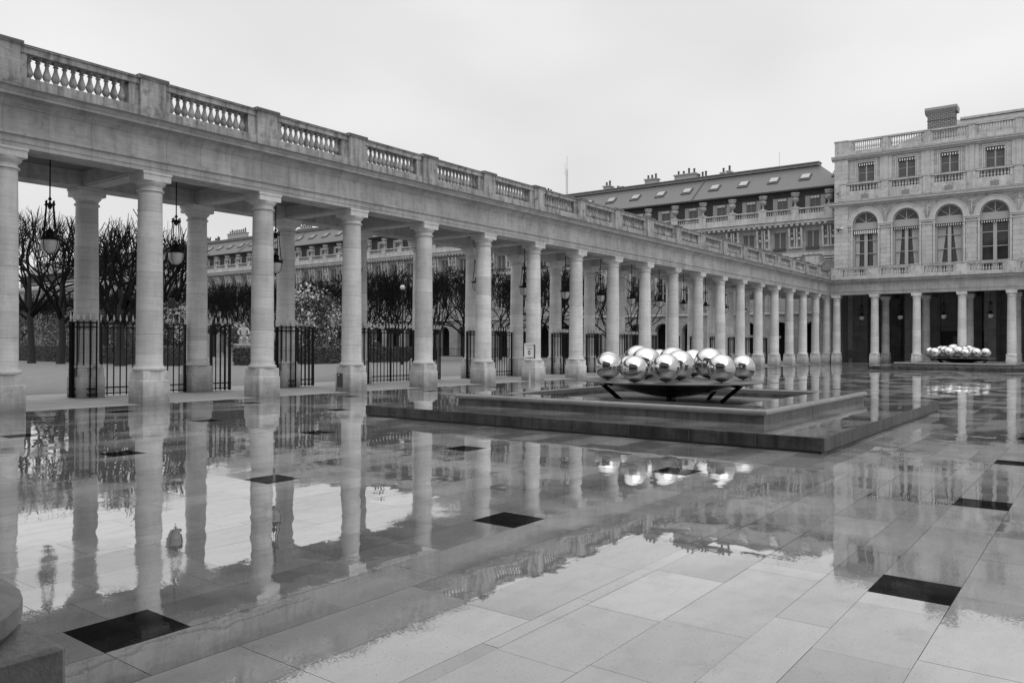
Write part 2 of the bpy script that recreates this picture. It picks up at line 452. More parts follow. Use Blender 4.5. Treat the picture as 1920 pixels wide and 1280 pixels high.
# ------------------------------------------------------------------ columns (shared)
PH = .865
def ped_mb(hw=.375, top=.350):
    b = MB(); b.cbox(-hw, hw, -hw, hw, -.02, .62, .014); b.cbox(-top, top, -top, top, .618, PH, .01)
    return b
def shaft_mb(r0=.335, r1=.297):
    prof = [(.395, PH), (.415, PH+.025), (.415, PH+.07), (.385, PH+.095), (.36, PH+.10), (.35, PH+.13), (r0, PH+.17)]
    for k in range(1, 11):
        t = k/10; z = PH+.17+(5.60-PH-.17)*t; prof.append((r0+(r1-r0)*(t**1.6), z))
    return MB().lathe(prof, 32, capt=False)
def cap_mb():
    b = MB()
    b.lathe([(.297, 5.60), (.335, 5.605), (.345, 5.625), (.335, 5.648), (.300, 5.655), (.300, 5.74), (.32, 5.75), (.32, 5.765), (.345, 5.78), (.375, 5.82), (.385, 5.862)], 32, capb=False)
    b.box(-.375, .375, -.375, .375, 5.862, 6.03); b.box(-.395, .395, -.395, .395, 6.03, ZA)
    return b
PED, SHA, CAP = None, None, None
def column(parent, x, y, skew=0):
    global PED, SHA, CAP
    if SHA is None:
        sh = shaft_mb().build('column', 'col_stone', parent)
        pd = ped_mb().build('pedestal', 'ped_stone', sh); cp = cap_mb().build('capital', 'col_stone', sh)
        SHA, PED, CAP = sh, pd, cp
    else:
        sh = SHA.copy(); col.objects.link(sh); sh.parent = parent
        for q in (PED, CAP):
            d = q.copy(); col.objects.link(d); d.parent = sh
    sh.location = (x, y, 0)
    return sh
BPROF = [(.075, 0), (.075, .05), (.045, .065), (.04, .09), (.060, .12), (.078, .17), (.078, .22), (.062, .29), (.040, .37), (.034, .43), (.034, .47), (.052, .48), (.052, .50), (.036, .51), (.045, .54), (.075, .55), (.075, .60)]
def baluster_mb(h=.60, n=10, k=1.0, c=(0, 0, 0)):
    b = MB(); b.lathe([(r*k, z*h/.60) for r, z in BPROF], n, c); return b
def entab_profile(sign, base, zoff=0):
    """outer profile of the entablature; u measured from the column axis outwards"""
    P = [(-.36, ZA+.003), (.36, ZA+.003), (.36, 6.20), (.375, 6.203), (.375, 6.345), (.40, 6.36), (.425, 6.375), (.425, 6.435), (.362, 6.45), (.362, 7.00), (.385, 7.01), (.40, 7.05), (.44, 7.09), (.46, 7.12), (.48, 7.125), (.48, 7.17), (.66, 7.20), (.66, 7.27), (.68, 7.28), (.71, 7.33), (.75, 7.355), (.75, ZC), (.30, ZC+.06), (-.36, ZC+.06)]
    return [(base+sign*u, z+zoff) for u, z in P]

# ------------------------------------------------------------------ colonnade
YS = Y0-4*S            # southern end, out of the frame to the left
COL = empty('colonnade', (-D-W/2, Y0, 0), 0, 'long double-row stone colonnade with balustraded flat roof, running from the left edge to the palace', 'colonnade')
def P(o): # child keeps world coordinates
    o.matrix_parent_inverse = Matrix.Translation(-o.parent.location); return o
def pcol(x, y):
    o = column(COL, x, y); o.location = (x-COL.location.x, y-COL.location.y, 0); return o
for i in range(-4, NC):
    pcol(-D, Y0+S*i)
    if i < NC-1: pcol(-D-W, Y0+S*i)
def part(mb, name, mat, parent, fix=True):
    """mesh given in world coordinates, stored relative to its parent"""
    M = parent.matrix_basis.copy(); q = parent.parent
    while q: M = q.matrix_basis @ M; q = q.parent
    mb.xform(M.inverted()); return mb.build(name, mat, parent, fix)
# front entablature mitred into the palace's
pr = entab_profile(1, -D)
part(MB().prism(pr, YS, lambda u: YF-(u+D), 'y'), 'entablature', 'entab_stone', COL)
pr = entab_profile(-1, -D-W)
part(MB().prism(pr, YS, YF+3.4, 'y'), 'entablature', 'entab_stone', COL)
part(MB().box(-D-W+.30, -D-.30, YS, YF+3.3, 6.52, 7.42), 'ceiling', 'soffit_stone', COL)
for i in range(-4, NC):
    y = Y0+S*i
    part(MB().box(-D-W+.359, -D-.359, y-.30, y+.30, 6.13, 6.53).box(-D-W+.358, -D-.358, y-.22, y+.22, ZA+.006, 6.131), 'beam', 'beam_stone', COL)
# balustrade: plinth, rail, pedestals, balusters
XB = -D+.18
def balustrade_y(thing, xb, i0, i1, nb, zb, indiv, zt=ZT, hw=.16):
    """bays between pedestals on columns i0..i1 (axis y)"""
    pos = []
    part(MB().box(xb-.24, xb+.24, Y0+S*i0-1.0, YF, ZC+.02, zb), 'balustrade_plinth', 'bal_stone', thing)
    part(MB().box(xb-.20, xb+.20, Y0+S*i0-1.0, YF, zt-.20, zt-.055).prism([(xb-.24, zt-.055), (xb+.24, zt-.055), (xb+.24, zt-.03), (xb+.18, zt), (xb-.18, zt), (xb-.24, zt-.03)], Y0+S*i0-1.0, YF, 'y'), 'balustrade_rail', 'bal_stone', thing)
    for i in range(i0, i1+1):
        y = Y0+S*i-.17
        b = MB(); b.box(xb-.20, xb+.265, y-.345, y+.345, ZC+.021, zt-.05)
        b.box(xb-.19, xb+.165, y-.60, y-.345, zb-.01, zt-.19).box(xb-.19, xb+.165, y+.345, y+.53, zb-.01, zt-.19)
        b.prism([(xb-.25, zt-.06), (xb+.30, zt-.06), (xb+.33, zt-.03), (xb+.31, zt+.02), (xb-.24, zt+.025)], y-.40, y+.40, 'y')
        b.box(xb-.21, xb+.285, y-.36, y+.36, ZC+.022, zb-.02)
        part(b, 'balustrade_pedestal', 'bal_stone', thing)
        if i < i1:
            a, c_ = y+.53, y+S-.60
            for k in range(nb): pos.append((xb, a+(c_-a)*(k+.5)/nb, zb))
    return pos
pos = balustrade_y(COL, XB, -3, NC-1, 12, 7.72, 96)
BAL = baluster_mb(.585, 10, 1.18)
def place_balusters(thing, pos, mb, mat, n_ind, name='baluster'):
    vis = sorted(pos, key=lambda p: Vector(p).length)
    proto = None
    L = thing.location
    for p in vis[:n_ind]:
        if proto is None: proto = MB(); proto.v = list(mb.v); proto.f = list(mb.f); proto.sm = list(mb.sm); proto = proto.build(name, mat, thing); o = proto
        else: o = proto.copy(); col.objects.link(o); o.parent = thing
        o.location = (p[0]-L.x, p[1]-L.y, p[2]-L.z)
    if vis[n_ind:]:
        b = MB()
        for p in vis[n_ind:]:
            b.add([(v[0]+p[0]-L.x, v[1]+p[1]-L.y, v[2]+p[2]-L.z) for v in mb.v], mb.f, True)
        o = b.build(name, mat, thing, fix=False); o['kind'] = 'stuff'
posv = [p for p in pos if p[1] > Y0-S*1.2]; poso = [p for p in pos if p[1] <= Y0-S*1.2]
place_balusters(COL, posv, BAL, 'bal_stone', 96)
part(MB().prism([(-D+.30, ZC+.062), (-D+.752, ZC+.003), (-D+.758, ZC-.022), (-D+.764, ZC-.022), (-D+.758, ZC+.012), (-D+.30, ZC+.07)], YS, lambda u: YF-(u+D), 'y'), 'flashing', 'lead', COL)
part(MB().prism([(XB+.245, ZT-.03), (XB+.185, ZT+.002), (XB-.18, ZT+.002), (XB-.18, ZT+.02), (XB+.19, ZT+.012), (XB+.25, ZT-.02)], Y0-S*3-1, YF, 'y'), 'flashing', 'lead', COL)
for i in range(-3, NC):
    y = Y0+S*i-.17; part(MB().prism([(XB+.333, ZT-.03), (XB+.313, ZT+.021), (XB-.24, ZT+.026), (XB-.24, ZT+.04), (XB+.318, ZT+.035), (XB+.34, ZT-.025)], y-.405, y+.405, 'y'), 'flashing', 'lead', COL)
# utility hatch set in the third pedestal's south face
hx, hy = -D, Y0+2*S-.375
part(MB().box(hx-.27, hx+.0, hy-.018, hy+.01, .16, .62), 'hatch', 'hatch', COL)
part(MB().box(hx-.20, hx-.16, hy-.024, hy-.012, .54, .58), 'hatch_label', 'sign_white', COL)

# ------------------------------------------------------------------ palace at the far end
XL_ = -20.76
PAL = empty('palace', (-11, YF, 0), 0, 'grand stone palace wing with arched first-floor windows above a columned ground floor', 'palace')
XE = 9.2     # eastern end, beyond the frame
for x in PX:
    o = column(PAL, x, YF); o.location = (x-PAL.location.x, 0, 0)
for x in PX[1:]:
    o = column(PAL, x+.0, YF+4.2); o.location = (x-PAL.location.x, 4.2, 0)
pr = [(YF-(u), z) for u, z in [(p[0]+0, p[1]) for p in entab_profile(1, 0)]]
part(MB().prism(pr, lambda u: -D+(YF-u), XE, 'x'), 'entablature', 'entab_stone', PAL)
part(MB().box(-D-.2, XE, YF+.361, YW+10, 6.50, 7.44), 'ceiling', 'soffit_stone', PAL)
for x in PX[1:]:
    part(MB().box(x-.28, x+.28, YF+.3602, YF+8.6, ZA+.02, 6.51), 'beam', 'soffit_stone', PAL)
# ground floor inner walls and pilasters
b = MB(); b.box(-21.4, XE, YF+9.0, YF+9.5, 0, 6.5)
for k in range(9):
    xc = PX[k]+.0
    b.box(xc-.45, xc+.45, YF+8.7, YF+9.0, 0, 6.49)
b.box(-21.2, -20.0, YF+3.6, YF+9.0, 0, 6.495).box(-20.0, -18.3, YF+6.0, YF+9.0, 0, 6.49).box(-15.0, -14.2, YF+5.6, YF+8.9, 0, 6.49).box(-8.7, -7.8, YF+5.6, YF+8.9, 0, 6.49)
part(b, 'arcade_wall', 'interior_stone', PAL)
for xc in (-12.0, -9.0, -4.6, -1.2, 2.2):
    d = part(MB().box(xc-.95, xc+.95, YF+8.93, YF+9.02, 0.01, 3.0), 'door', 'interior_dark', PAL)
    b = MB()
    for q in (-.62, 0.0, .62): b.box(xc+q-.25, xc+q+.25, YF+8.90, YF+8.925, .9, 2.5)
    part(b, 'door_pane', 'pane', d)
part(MB().prism([(YF-.30, ZC+.062), (YF-.752, ZC+.003), (YF-.758, ZC-.022), (YF-.764, ZC-.022), (YF-.758, ZC+.012), (YF-.30, ZC+.07)], lambda u: -D+(YF-u), XE, 'x').box(-D+.5, XE, YF-.18-.252, YF-.18+.252, ZT+.001, ZT+.022), 'flashing', 'lead', PAL)
part(MB().box(XL_-.46, WX0+WS*7.5, YW-.505, YW-.02, 15.052, 15.075).box(XL_-.26, WX0+WS*7.5, YW-.345, YW+.0, 19.362, 19.38).box(-19.7, WX0+WS*7.5, YW-.325, YW+.065, 16.731, 16.75).box(-19.7, WX0+WS*7.5, YW+.005, YW+.415, 20.801, 20.815), 'flashing', 'lead', PAL)
# end pier under the palace corner
part(MB().box(-21.3, -20.85, YF+1.2, YF+3.6, 0, 6.49), 'pier', 'palace_stone', PAL)
# terrace balustrade
zb = 7.72; yb = YF-.18
part(MB().box(-D+.6, XE, yb-.24, yb+.24, ZC+.025, zb), 'balustrade_plinth', 'palace_bal', PAL)
part(MB().box(-D+.55, XE, yb-.20, yb+.20, ZT-.20, ZT-.055).box(-D+.55, XE, yb-.25, yb+.25, ZT-.054, ZT), 'balustrade_rail', 'palace_bal', PAL)
ppos = []
def balustrade_x(thing, xs, hw, y, z0, zb, zt, nb, pos, mat, zp=None, sidew=.2):
    for k, x in enumerate(xs):
        b = MB(); b.box(x-hw, x+hw, y-.26, y+.2, z0, zt-.02).box(x-hw-.05, x+hw+.05, y-.31, y+.25, zt-.045, zt+.02)
        b.box(x-hw-sidew, x-hw, y-.17, y+.18, zb-.01, zt-.19).box(x+hw, x+hw+sidew, y-.17, y+.18, zb-.01, zt-.19)
        part(b, 'balustrade_pedestal', mat, thing)
        if k < len(xs)-1:
            a, c_ = x+hw+sidew, xs[k+1]-hw-sidew
            for j in range(nb): pos.append((a+(c_-a)*(j+.5)/nb, y, zb))
balustrade_x(PAL, PX, .40, yb, ZC+.026, zb, ZT, 11, ppos, 'palace_bal')
# upper storeys ------------------------------------------------------
NW = 8
wx = [WX0+WS*k for k in range(NW)]
XL = -20.76; XR = wx[-1]+WS/2
HW1, ZS1, ZB1 = 1.10, 12.93, 7.5       # arched opening half width, spring, sill
ZK = 14.62
b = MB(); sp = MB()
N = 20; dep = .45
for xc in wx:
    x0 = xc-WS/2 if xc != wx[0] else -19.56; x1 = xc+WS/2
    b.quad((x0, YW, ZB1-.1), (xc-HW1, YW, ZB1-.1), (xc-HW1, YW, ZS1), (x0, YW, ZS1))
    b.quad((xc+HW1, YW, ZB1-.1), (x1, YW, ZB1-.1), (x1, YW, ZS1), (xc+HW1, YW, ZS1))
    b.quad((xc-HW1, YW, ZB1-.1), (xc-HW1, YW+dep, ZB1-.1), (xc-HW1, YW+dep, ZS1), (xc-HW1, YW, ZS1))
    b.quad((xc+HW1, YW, ZB1-.1), (xc+HW1, YW+dep, ZB1-.1), (xc+HW1, YW+dep, ZS1), (xc+HW1, YW, ZS1))
    pts = [(xc-HW1*math.cos(math.pi*i/N), ZS1+HW1*math.sin(math.pi*i/N)) for i in range(N+1)]
    for i in range(N):
        (a0, z0), (a1, z1) = pts[i], pts[i+1]
        sp.quad((a0, YW, z0), (a1, YW, z1), (a1, YW, ZK), (a0, YW, ZK))
        b.quad((a0, YW, z0), (a0, YW+dep, z0), (a1, YW+dep, z1), (a1, YW, z1))
    sp.quad((x0, YW, ZS1), (xc-HW1, YW, ZS1), (xc-HW1, YW, ZK), (x0, YW, ZK))
    sp.quad((xc+HW1, YW, ZS1), (x1, YW, ZS1), (x1, YW, ZK), (xc+HW1, YW, ZK))
part(b, 'wall', 'palace_stone', PAL, False)
part(sp, 'carved_spandrel', 'carved_stone', PAL, False)
def ring(mb, xc, zc, r0, r1, y0, y1, n=28, a0=0, a1=math.pi):
    v = []; fs = []
    for i in range(n+1):
        a = a0+(a1-a0)*i/n
        for r in (r0, r1):
            for y in (y0, y1): v.append((xc-r*math.cos(a), y, zc+r*math.sin(a)))
    for i in range(n):
        o = i*4; q = o+4
        fs += [(o, q, q+2, o+2), (o+1, o+3, q+3, q+1), (o, o+1, q+1, q), (o+2, q+2, q+3, o+3)]
    fs += [(0, 2, 3, 1), (n*4, n*4+1, n*4+3, n*4+2)]
    mb.add(v, fs)
for xc in wx:
    a = MB(); ring(a, xc, ZS1, HW1-.02, HW1+.10, YW-.13, YW+.05); ring(a, xc, ZS1, HW1+.10, HW1+.36, YW-.08, YW+.04); ring(a, xc, ZS1, HW1+.36, HW1+.44, YW-.12, YW+.04)
    part(a, 'archivolt', 'palace_trim', PAL)
    for sg in (-1, 1):
        a = MB(); x0, x1 = sorted((xc+sg*HW1-.0, xc+sg*(WS/2-.0)))
        if xc == wx[0] and sg < 0: x0 = -19.5
        xa, xb2 = sorted((xc+sg*HW1, xc+sg*(HW1+.13)))
        a.box(xa, xb2, YW-.10, YW+.02, ZB1, ZS1-.001)
        a.box(x0-.02, x1+.02 if sg < 0 else x1-.003, YW-.17, YW+.02, ZS1-.16, ZS1-.002).box(x0, x1-.004, YW-.12, YW+.02, ZS1-.30, ZS1-.165).box(x0, x1-.004, YW-.14, YW+.02, ZS1-.55, ZS1-.48)
        part(a, 'impost', 'palace_trim', PAL)
for k in range(NW-1):
    xm = wx[k]+WS/2
    part(MB().box(xm-.40, xm+.40, YW-.07, YW+.02, ZB1, ZS1-.56), 'pilaster', 'palace_stone', PAL)
    # relief figures in the spandrels
    a = MB()
    for j in range(26):
        ang = random.uniform(0, 6.28); rr = random.uniform(.03, .30); a.sphere(random.uniform(.03, .075), (xm+rr*math.cos(ang)*1.0, YW-.01, 14.08+rr*math.sin(ang)*1.0), 8, 5)
    for sg in (-1, 1):
        for j in range(14):
            t = j/14; a.sphere(.05-.02*t, (xm+sg*(.15+.85*t), YW-.01, 14.15+.28*math.sin(t*2.2)+random.uniform(-.05, .05)), 8, 5)
    a.tube([(xm, YW-.02, 13.9), (xm, YW-.05, 13.5), (xm, YW-.02, 13.15)], [.07, .05, .03], 6)
    part(a, 'carving', 'palace_trim', PAL)
# corner pier
part(MB().box(XL, -19.56, YW-.10, YW+9, 7.3, 19.0), 'corner_pier', 'palace_stone', PAL)
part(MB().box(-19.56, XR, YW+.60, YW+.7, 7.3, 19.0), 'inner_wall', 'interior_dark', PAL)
part(MB().box(-19.56, XR, YW-.001+.001, YW+.5, 14.625, 14.70), 'lintel', 'palace_stone', PAL)
# cornice 2
P2 = [(.0, 14.62), (-.12, 14.64), (-.12, 14.72), (-.42, 14.80), (-.42, 14.92), (-.50, 15.0), (-.50, 15.05), (.0, 15.15)]
part(MB().prism([(YW+u, z) for u, z in P2], XL-.45, XR, 'x').box(XL-.45, XL-.001, YW+.001, YW+6, 14.70, 15.08), 'cornice', 'palace_trim', PAL)
# second balustrade
y2 = YW-.10
ped2 = [WX0-WS/2+WS*k for k in range(NW+1)]; ped2[0] = -19.95
part(MB().box(-19.7, XR, y2-.16, y2+.10, 15.10, 15.98), 'balustrade_plinth', 'palace_bal', PAL)
part(MB().box(-19.7, XR, y2-.22, y2+.16, 16.60, 16.73), 'balustrade_rail', 'palace_bal', PAL)
p2 = []
balustrade_x(PAL, ped2, .30, y2, 15.11, 15.98, 16.72, 9, p2, 'palace_bal', sidew=.30)
for xc in wx:
    part(MB().box(xc-.32, xc+.32, y2-.19, y2-.15, 15.25, 15.62).box(xc-.04, xc+.04, y2-.19, y2-.15, 15.66, 15.74), 'vent', 'vent', PAL)
# attic storey wall with rectangular openings
ZB3, ZT3, HW3 = 15.1, 18.62, .72
b = MB(); ya = YW+.20
for xc in wx:
    x0 = xc-WS/2 if xc != wx[0] else -19.56; x1 = xc+WS/2
    b.box(x0, xc-HW3, ya, ya+.35, ZB3, 19.0).box(xc+HW3, x1, ya, ya+.35, ZB3, 19.0).box(xc-HW3, xc+HW3, ya, ya+.35, ZT3, 19.0)
part(b, 'attic_wall', 'palace_stone', PAL)
for xc in wx:
    a = MB()
    for o_, p_ in ((.0, .05), (.14, .09)):
        xx = HW3+o_
        a.box(xc-xx-.11, xc-xx, ya-p_, ya+.01, ZB3, ZT3+o_+.11).box(xc+xx, xc+xx+.11, ya-p_, ya+.01, ZB3, ZT3+o_+.11).box(xc-xx, xc+xx, ya-p_, ya+.01, ZT3+o_, ZT3+o_+.11)
    part(a, 'window_surround', 'palace_trim', PAL)
for k in range(NW):
    xm = wx[k]+WS/2
    part(MB().box(xm-.50, xm-.20, ya-.10, ya+.01, ZB3, 18.97).box(xm-.19, xm+.19, ya-.15, ya+.01, ZB3, 18.975).box(xm+.20, xm+.50, ya-.10, ya+.01, ZB3, 18.97), 'pilaster', 'palace_trim', PAL)
P3 = [(.2, 18.98), (-.02, 18.99), (-.02, 19.05), (-.25, 19.15), (-.25, 19.24), (-.34, 19.30), (-.34, 19.36), (.2, 19.45)]
part(MB().prism([(YW+u, z) for u, z in P3], XL-.25, XR, 'x').box(XL-.25, XL+.001, YW+.201, YW+6, 19.15, 19.36), 'cornice', 'palace_trim', PAL)
y3 = YW+.22
part(MB().box(-19.7, XR, y3-.17, y3+.15, 19.37, 19.80), 'balustrade_plinth', 'palace_bal', PAL)
part(MB().box(-19.7, XR, y3-.21, y3+.19, 20.66, 20.80), 'balustrade_rail', 'palace_bal', PAL)
part(MB().box(XL, -19.6, YW-.05, YW+1.0, 19.37, 20.75).box(XL-.06, -19.54, YW-.11, YW+1.06, 20.75, 20.86), 'balustrade_pedestal', 'palace_bal', PAL)
part(MB().box(XL+.1, XL+.5, YW+1.0, YW+8, 19.3, 20.75), 'parapet', 'palace_bal', PAL)
ped3 = [WX0-WS/2+WS*k for k in range(NW+1)]; ped3[0] = -19.5
balustrade_x(PAL, ped3, .24, y3, 19.38, 19.80, 20.76, 13, p2, 'palace_bal', sidew=.16)
allb = [(p, .60, 'a') for p in ppos]
place_balusters(PAL, [p for p in ppos if p[0] < -3], baluster_mb(.585, 8, 1.05), 'palace_bal', 60)
far2 = sorted([p for p in p2 if p[0] < -3], key=lambda p: p[0])
place_balusters(PAL, [p for p in p2 if p[2] < 17 and p[0] < -3], baluster_mb(.63, 8, 1.25), 'palace_bal', 20)
place_balusters(PAL, [p for p in p2 if p[2] > 17], baluster_mb(.87, 8, 1.05), 'palace_bal', 20)
b = MB()
for p in [p for p in ppos if p[0] >= -3]: b.lathe([(r*1.05, z*.975) for r, z in BPROF], 8, p)
for p in [p for p in p2 if p[0] >= -3 and p[2] < 17]: b.lathe([(r*1.25, z*1.05) for r, z in BPROF], 8, p)
o = part(b, 'baluster', 'palace_bal', PAL, False); o['kind'] = 'stuff'
# windows of the first floor (arched)
def arched_window(xc, curtain, roller):
    yw = YW+.28
    fr = MB()
    ring(fr, xc, ZS1, HW1-.13, HW1+.01, yw-.05, yw+.05, 24)
    fr.box(xc-HW1, xc-HW1+.16, yw-.051, yw+.05, ZB1, ZS1).box(xc+HW1-.16, xc+HW1, yw-.051, yw+.05, ZB1, ZS1)
    fr.box(xc-HW1+.16, xc+HW1-.16, yw-.07, yw+.06, ZS1-.06, ZS1+.10)
    fr.box(xc-HW1+.16, xc+HW1-.16, yw-.06, yw+.05, ZS1-.62, ZS1-.061)
    fr.box(xc-.14, xc+.14, yw-.06, yw+.05, ZB1, ZS1-.62)
    fr.box(xc-.03, xc+.03, yw-.045, yw+.03, ZS1+.1, ZS1+HW1-.14)
    for sg in (-1, 1):
        fr.tube([(xc, yw-.01, ZS1+.1), (xc+sg*.72, yw-.01, ZS1+.68)], .03, 4)
        for z in (11.35, 10.15, 8.95):
            a_, b_ = sorted((xc+sg*.14, xc+sg*(HW1-.16))); fr.box(a_, b_, yw-.04, yw+.03, z-.03, z+.03)
    F = part(fr, 'window', 'window_paint', PAL)
    pn = MB()
    pn.box(xc-HW1+.05, xc+HW1-.05, yw+.20, yw+.21, ZB1, ZS1)
    n = 20
    vv = [(xc-(HW1-.05)*math.cos(math.pi*i/n), yw+.045, ZS1+(HW1-.05)*math.sin(math.pi*i/n)) for i in range(n+1)]
    pn.add(vv, [tuple(range(n+1))])
    part(pn, 'pane', 'pane', F)
    if curtain:
        cu = MB()
        for sg in (-1, 1):
            for j in range(9):
                t = j/8; xt = xc+sg*(HW1-.20-t*.62*curtain); xb = xc+sg*(HW1-.20-t*.26)
                cu.tube([(xt, yw+.10, ZS1-.65), ((xt*1.3+xb*.7)/2+sg*.01, yw+.10, 10.9), (xb, yw+.10, 9.0), (xb+sg*(-.05), yw+.10, ZB1)], .034, 5)
        part(cu, 'curtain', 'curtain', F)
    aw = MB(); al = MB(); nst = 24
    x0, x1 = xc-HW1+.02, xc+HW1-.02; zt = ZS1-.60; hh = .36 if roller else .17
    for j in range(nst):
        a, b_ = x0+(x1-x0)*j/nst, x0+(x1-x0)*(j+1)/nst
        (al if (j % 2 and (roller or True)) else aw).box(a+(.0 if roller else .01), b_-(.0 if roller else .01), yw-.24-(.002 if j % 2 else 0), yw-.20, zt-hh+(0 if j % 2 else .0), zt-.04)
    aw.box(x0, x1, yw-.26, yw-.06, zt-.04, zt+.02)
    A = part(aw, 'awning', 'awning_dark', F); part(al, 'awning_stripe', 'awning_light', F)
cur = [.55, .8, 1.05, 0, .8, 0, 1, 0]
for k, xc in enumerate(wx): arched_window(xc, cur[k], k == 0)
def attic_window(xc):
    yw = ya+.2
    fr = MB(); fr.box(xc-HW3, xc-HW3+.07, yw-.04, yw+.04, ZB3, ZT3).box(xc+HW3-.07, xc+HW3, yw-.04, yw+.04, ZB3, ZT3).box(xc-.06, xc+.06, yw-.05, yw+.04, ZB3, ZT3).box(xc-HW3+.07, xc+HW3-.07, yw-.04, yw+.04, ZT3-.08, ZT3)
    for z in (17.7, 16.9): fr.box(xc-HW3+.07, xc+HW3-.07, yw-.03, yw+.03, z-.02, z+.02)
    F = part(fr, 'window', 'window_paint', PAL)
    part(MB().box(xc-HW3+.02, xc+HW3-.02, yw+.0, yw+.01, ZB3, ZT3), 'pane', 'shade', F)
    al = MB(); aw = MB(); n = 7
    for j in range(2*n):
        a, b_ = xc-HW3+2*HW3*j/(2*n), xc-HW3+2*HW3*(j+1)/(2*n)
        (al if j % 2 else aw).box(a, b_, yw-.16, yw-.12, ZT3-.26, ZT3-.06)
    aw.box(xc-HW3, xc+HW3, yw-.18, yw-.06, ZT3-.06, ZT3-.002)
    part(aw, 'awning', 'awning_dark', F); part(al, 'awning_stripe', 'awning_light', F)
for xc in wx: attic_window(xc)
# roof and brick chimney
rf = MB(); zr0 = 19.5; zr = 22.55
rx0, rx1 = -16.3, XR
v = [(-17.6, YW+1.6, zr0), (XR, YW+1.6, zr0), (XR, YW+5.2, zr), (-12.2, YW+5.2, zr), (-17.6, YW+9, zr0), (XR, YW+9, zr0)]
rf.add(v, [(0, 1, 2, 3), (0, 3, 4), (3, 2, 5, 4)])
RF = part(rf, 'roof', 'zinc', PAL)
part(MB().box(-11.0, XR, YW+5.0, YW+5.4, zr-.05, zr+.16), 'ridge', 'palace_bal', RF)
def brick_mat():
    m = newmat('brick'); t = NT(m)
    pos = t.n('ShaderNodeNewGeometry').outputs['Position']; sep = t.n('ShaderNodeSeparateXYZ', {0: pos}).outputs
    vec = t.n('ShaderNodeCombineXYZ', {0: t.math('ADD', sep[0], sep[1]), 1: sep[2], 2: 0.0}).outputs[0]
    br = t.n('ShaderNodeTexBrick', {'Vector': vec, 'Color1': (.06, .06, .06, 1), 'Color2': (.11, .11, .11, 1), 'Mortar': (.27, .27, .27, 1), 'Scale': 1.0, 'Mortar Size': .03, 'Brick Width': .32, 'Row Height': .155})
    b = t.n('ShaderNodeBsdfPrincipled', {'Base Color': br.outputs[0], 'Roughness': .85})
    t.n('ShaderNodeOutputMaterial', {0: b.outputs[0]}); MATS['brick'] = m
brick_mat()
cx0, cx1, cy0, cy1 = -13.25, -11.05, YW+2.2, YW+3.4
CH = part(MB().box(cx0, cx1, cy0, cy1, 19.6, 22.9), 'chimney', 'brick', PAL)
part(MB().box(cx0-.03, cx1+.03, cy0-.03, cy1+.03, 22.05, 22.12), 'chimney_band', 'slate_line', CH)
part(MB().prism([(cy0-.0, 22.7), (cy0-.22, 23.0), (cy0-.22, 23.22), (cy1+.22, 23.22), (cy1+.22, 23.0), (cy1, 22.7)], cx0-.2, cx1+.2, 'x'), 'chimney_cap', 'plaster', CH)
# security camera on the corner pier
SCm = empty('security_camera', (-20.2, YW-.1, 12.55), 0, 'small white security camera on a dark bracket at the palace corner', 'security camera')
part(MB().box(-20.4, -20.36, YW-.34, YW-.1, 12.3, 12.5).tube([(-20.55, YW-.3, 12.52), (-20.1, YW-.3, 12.50)], .05, 6), 'bracket', 'iron', SCm)
part(MB().tube([(-20.15, YW-.3, 12.62), (-19.85, YW-.42, 12.58)], [.1, .12], 8), 'housing', 'sign_white', SCm)

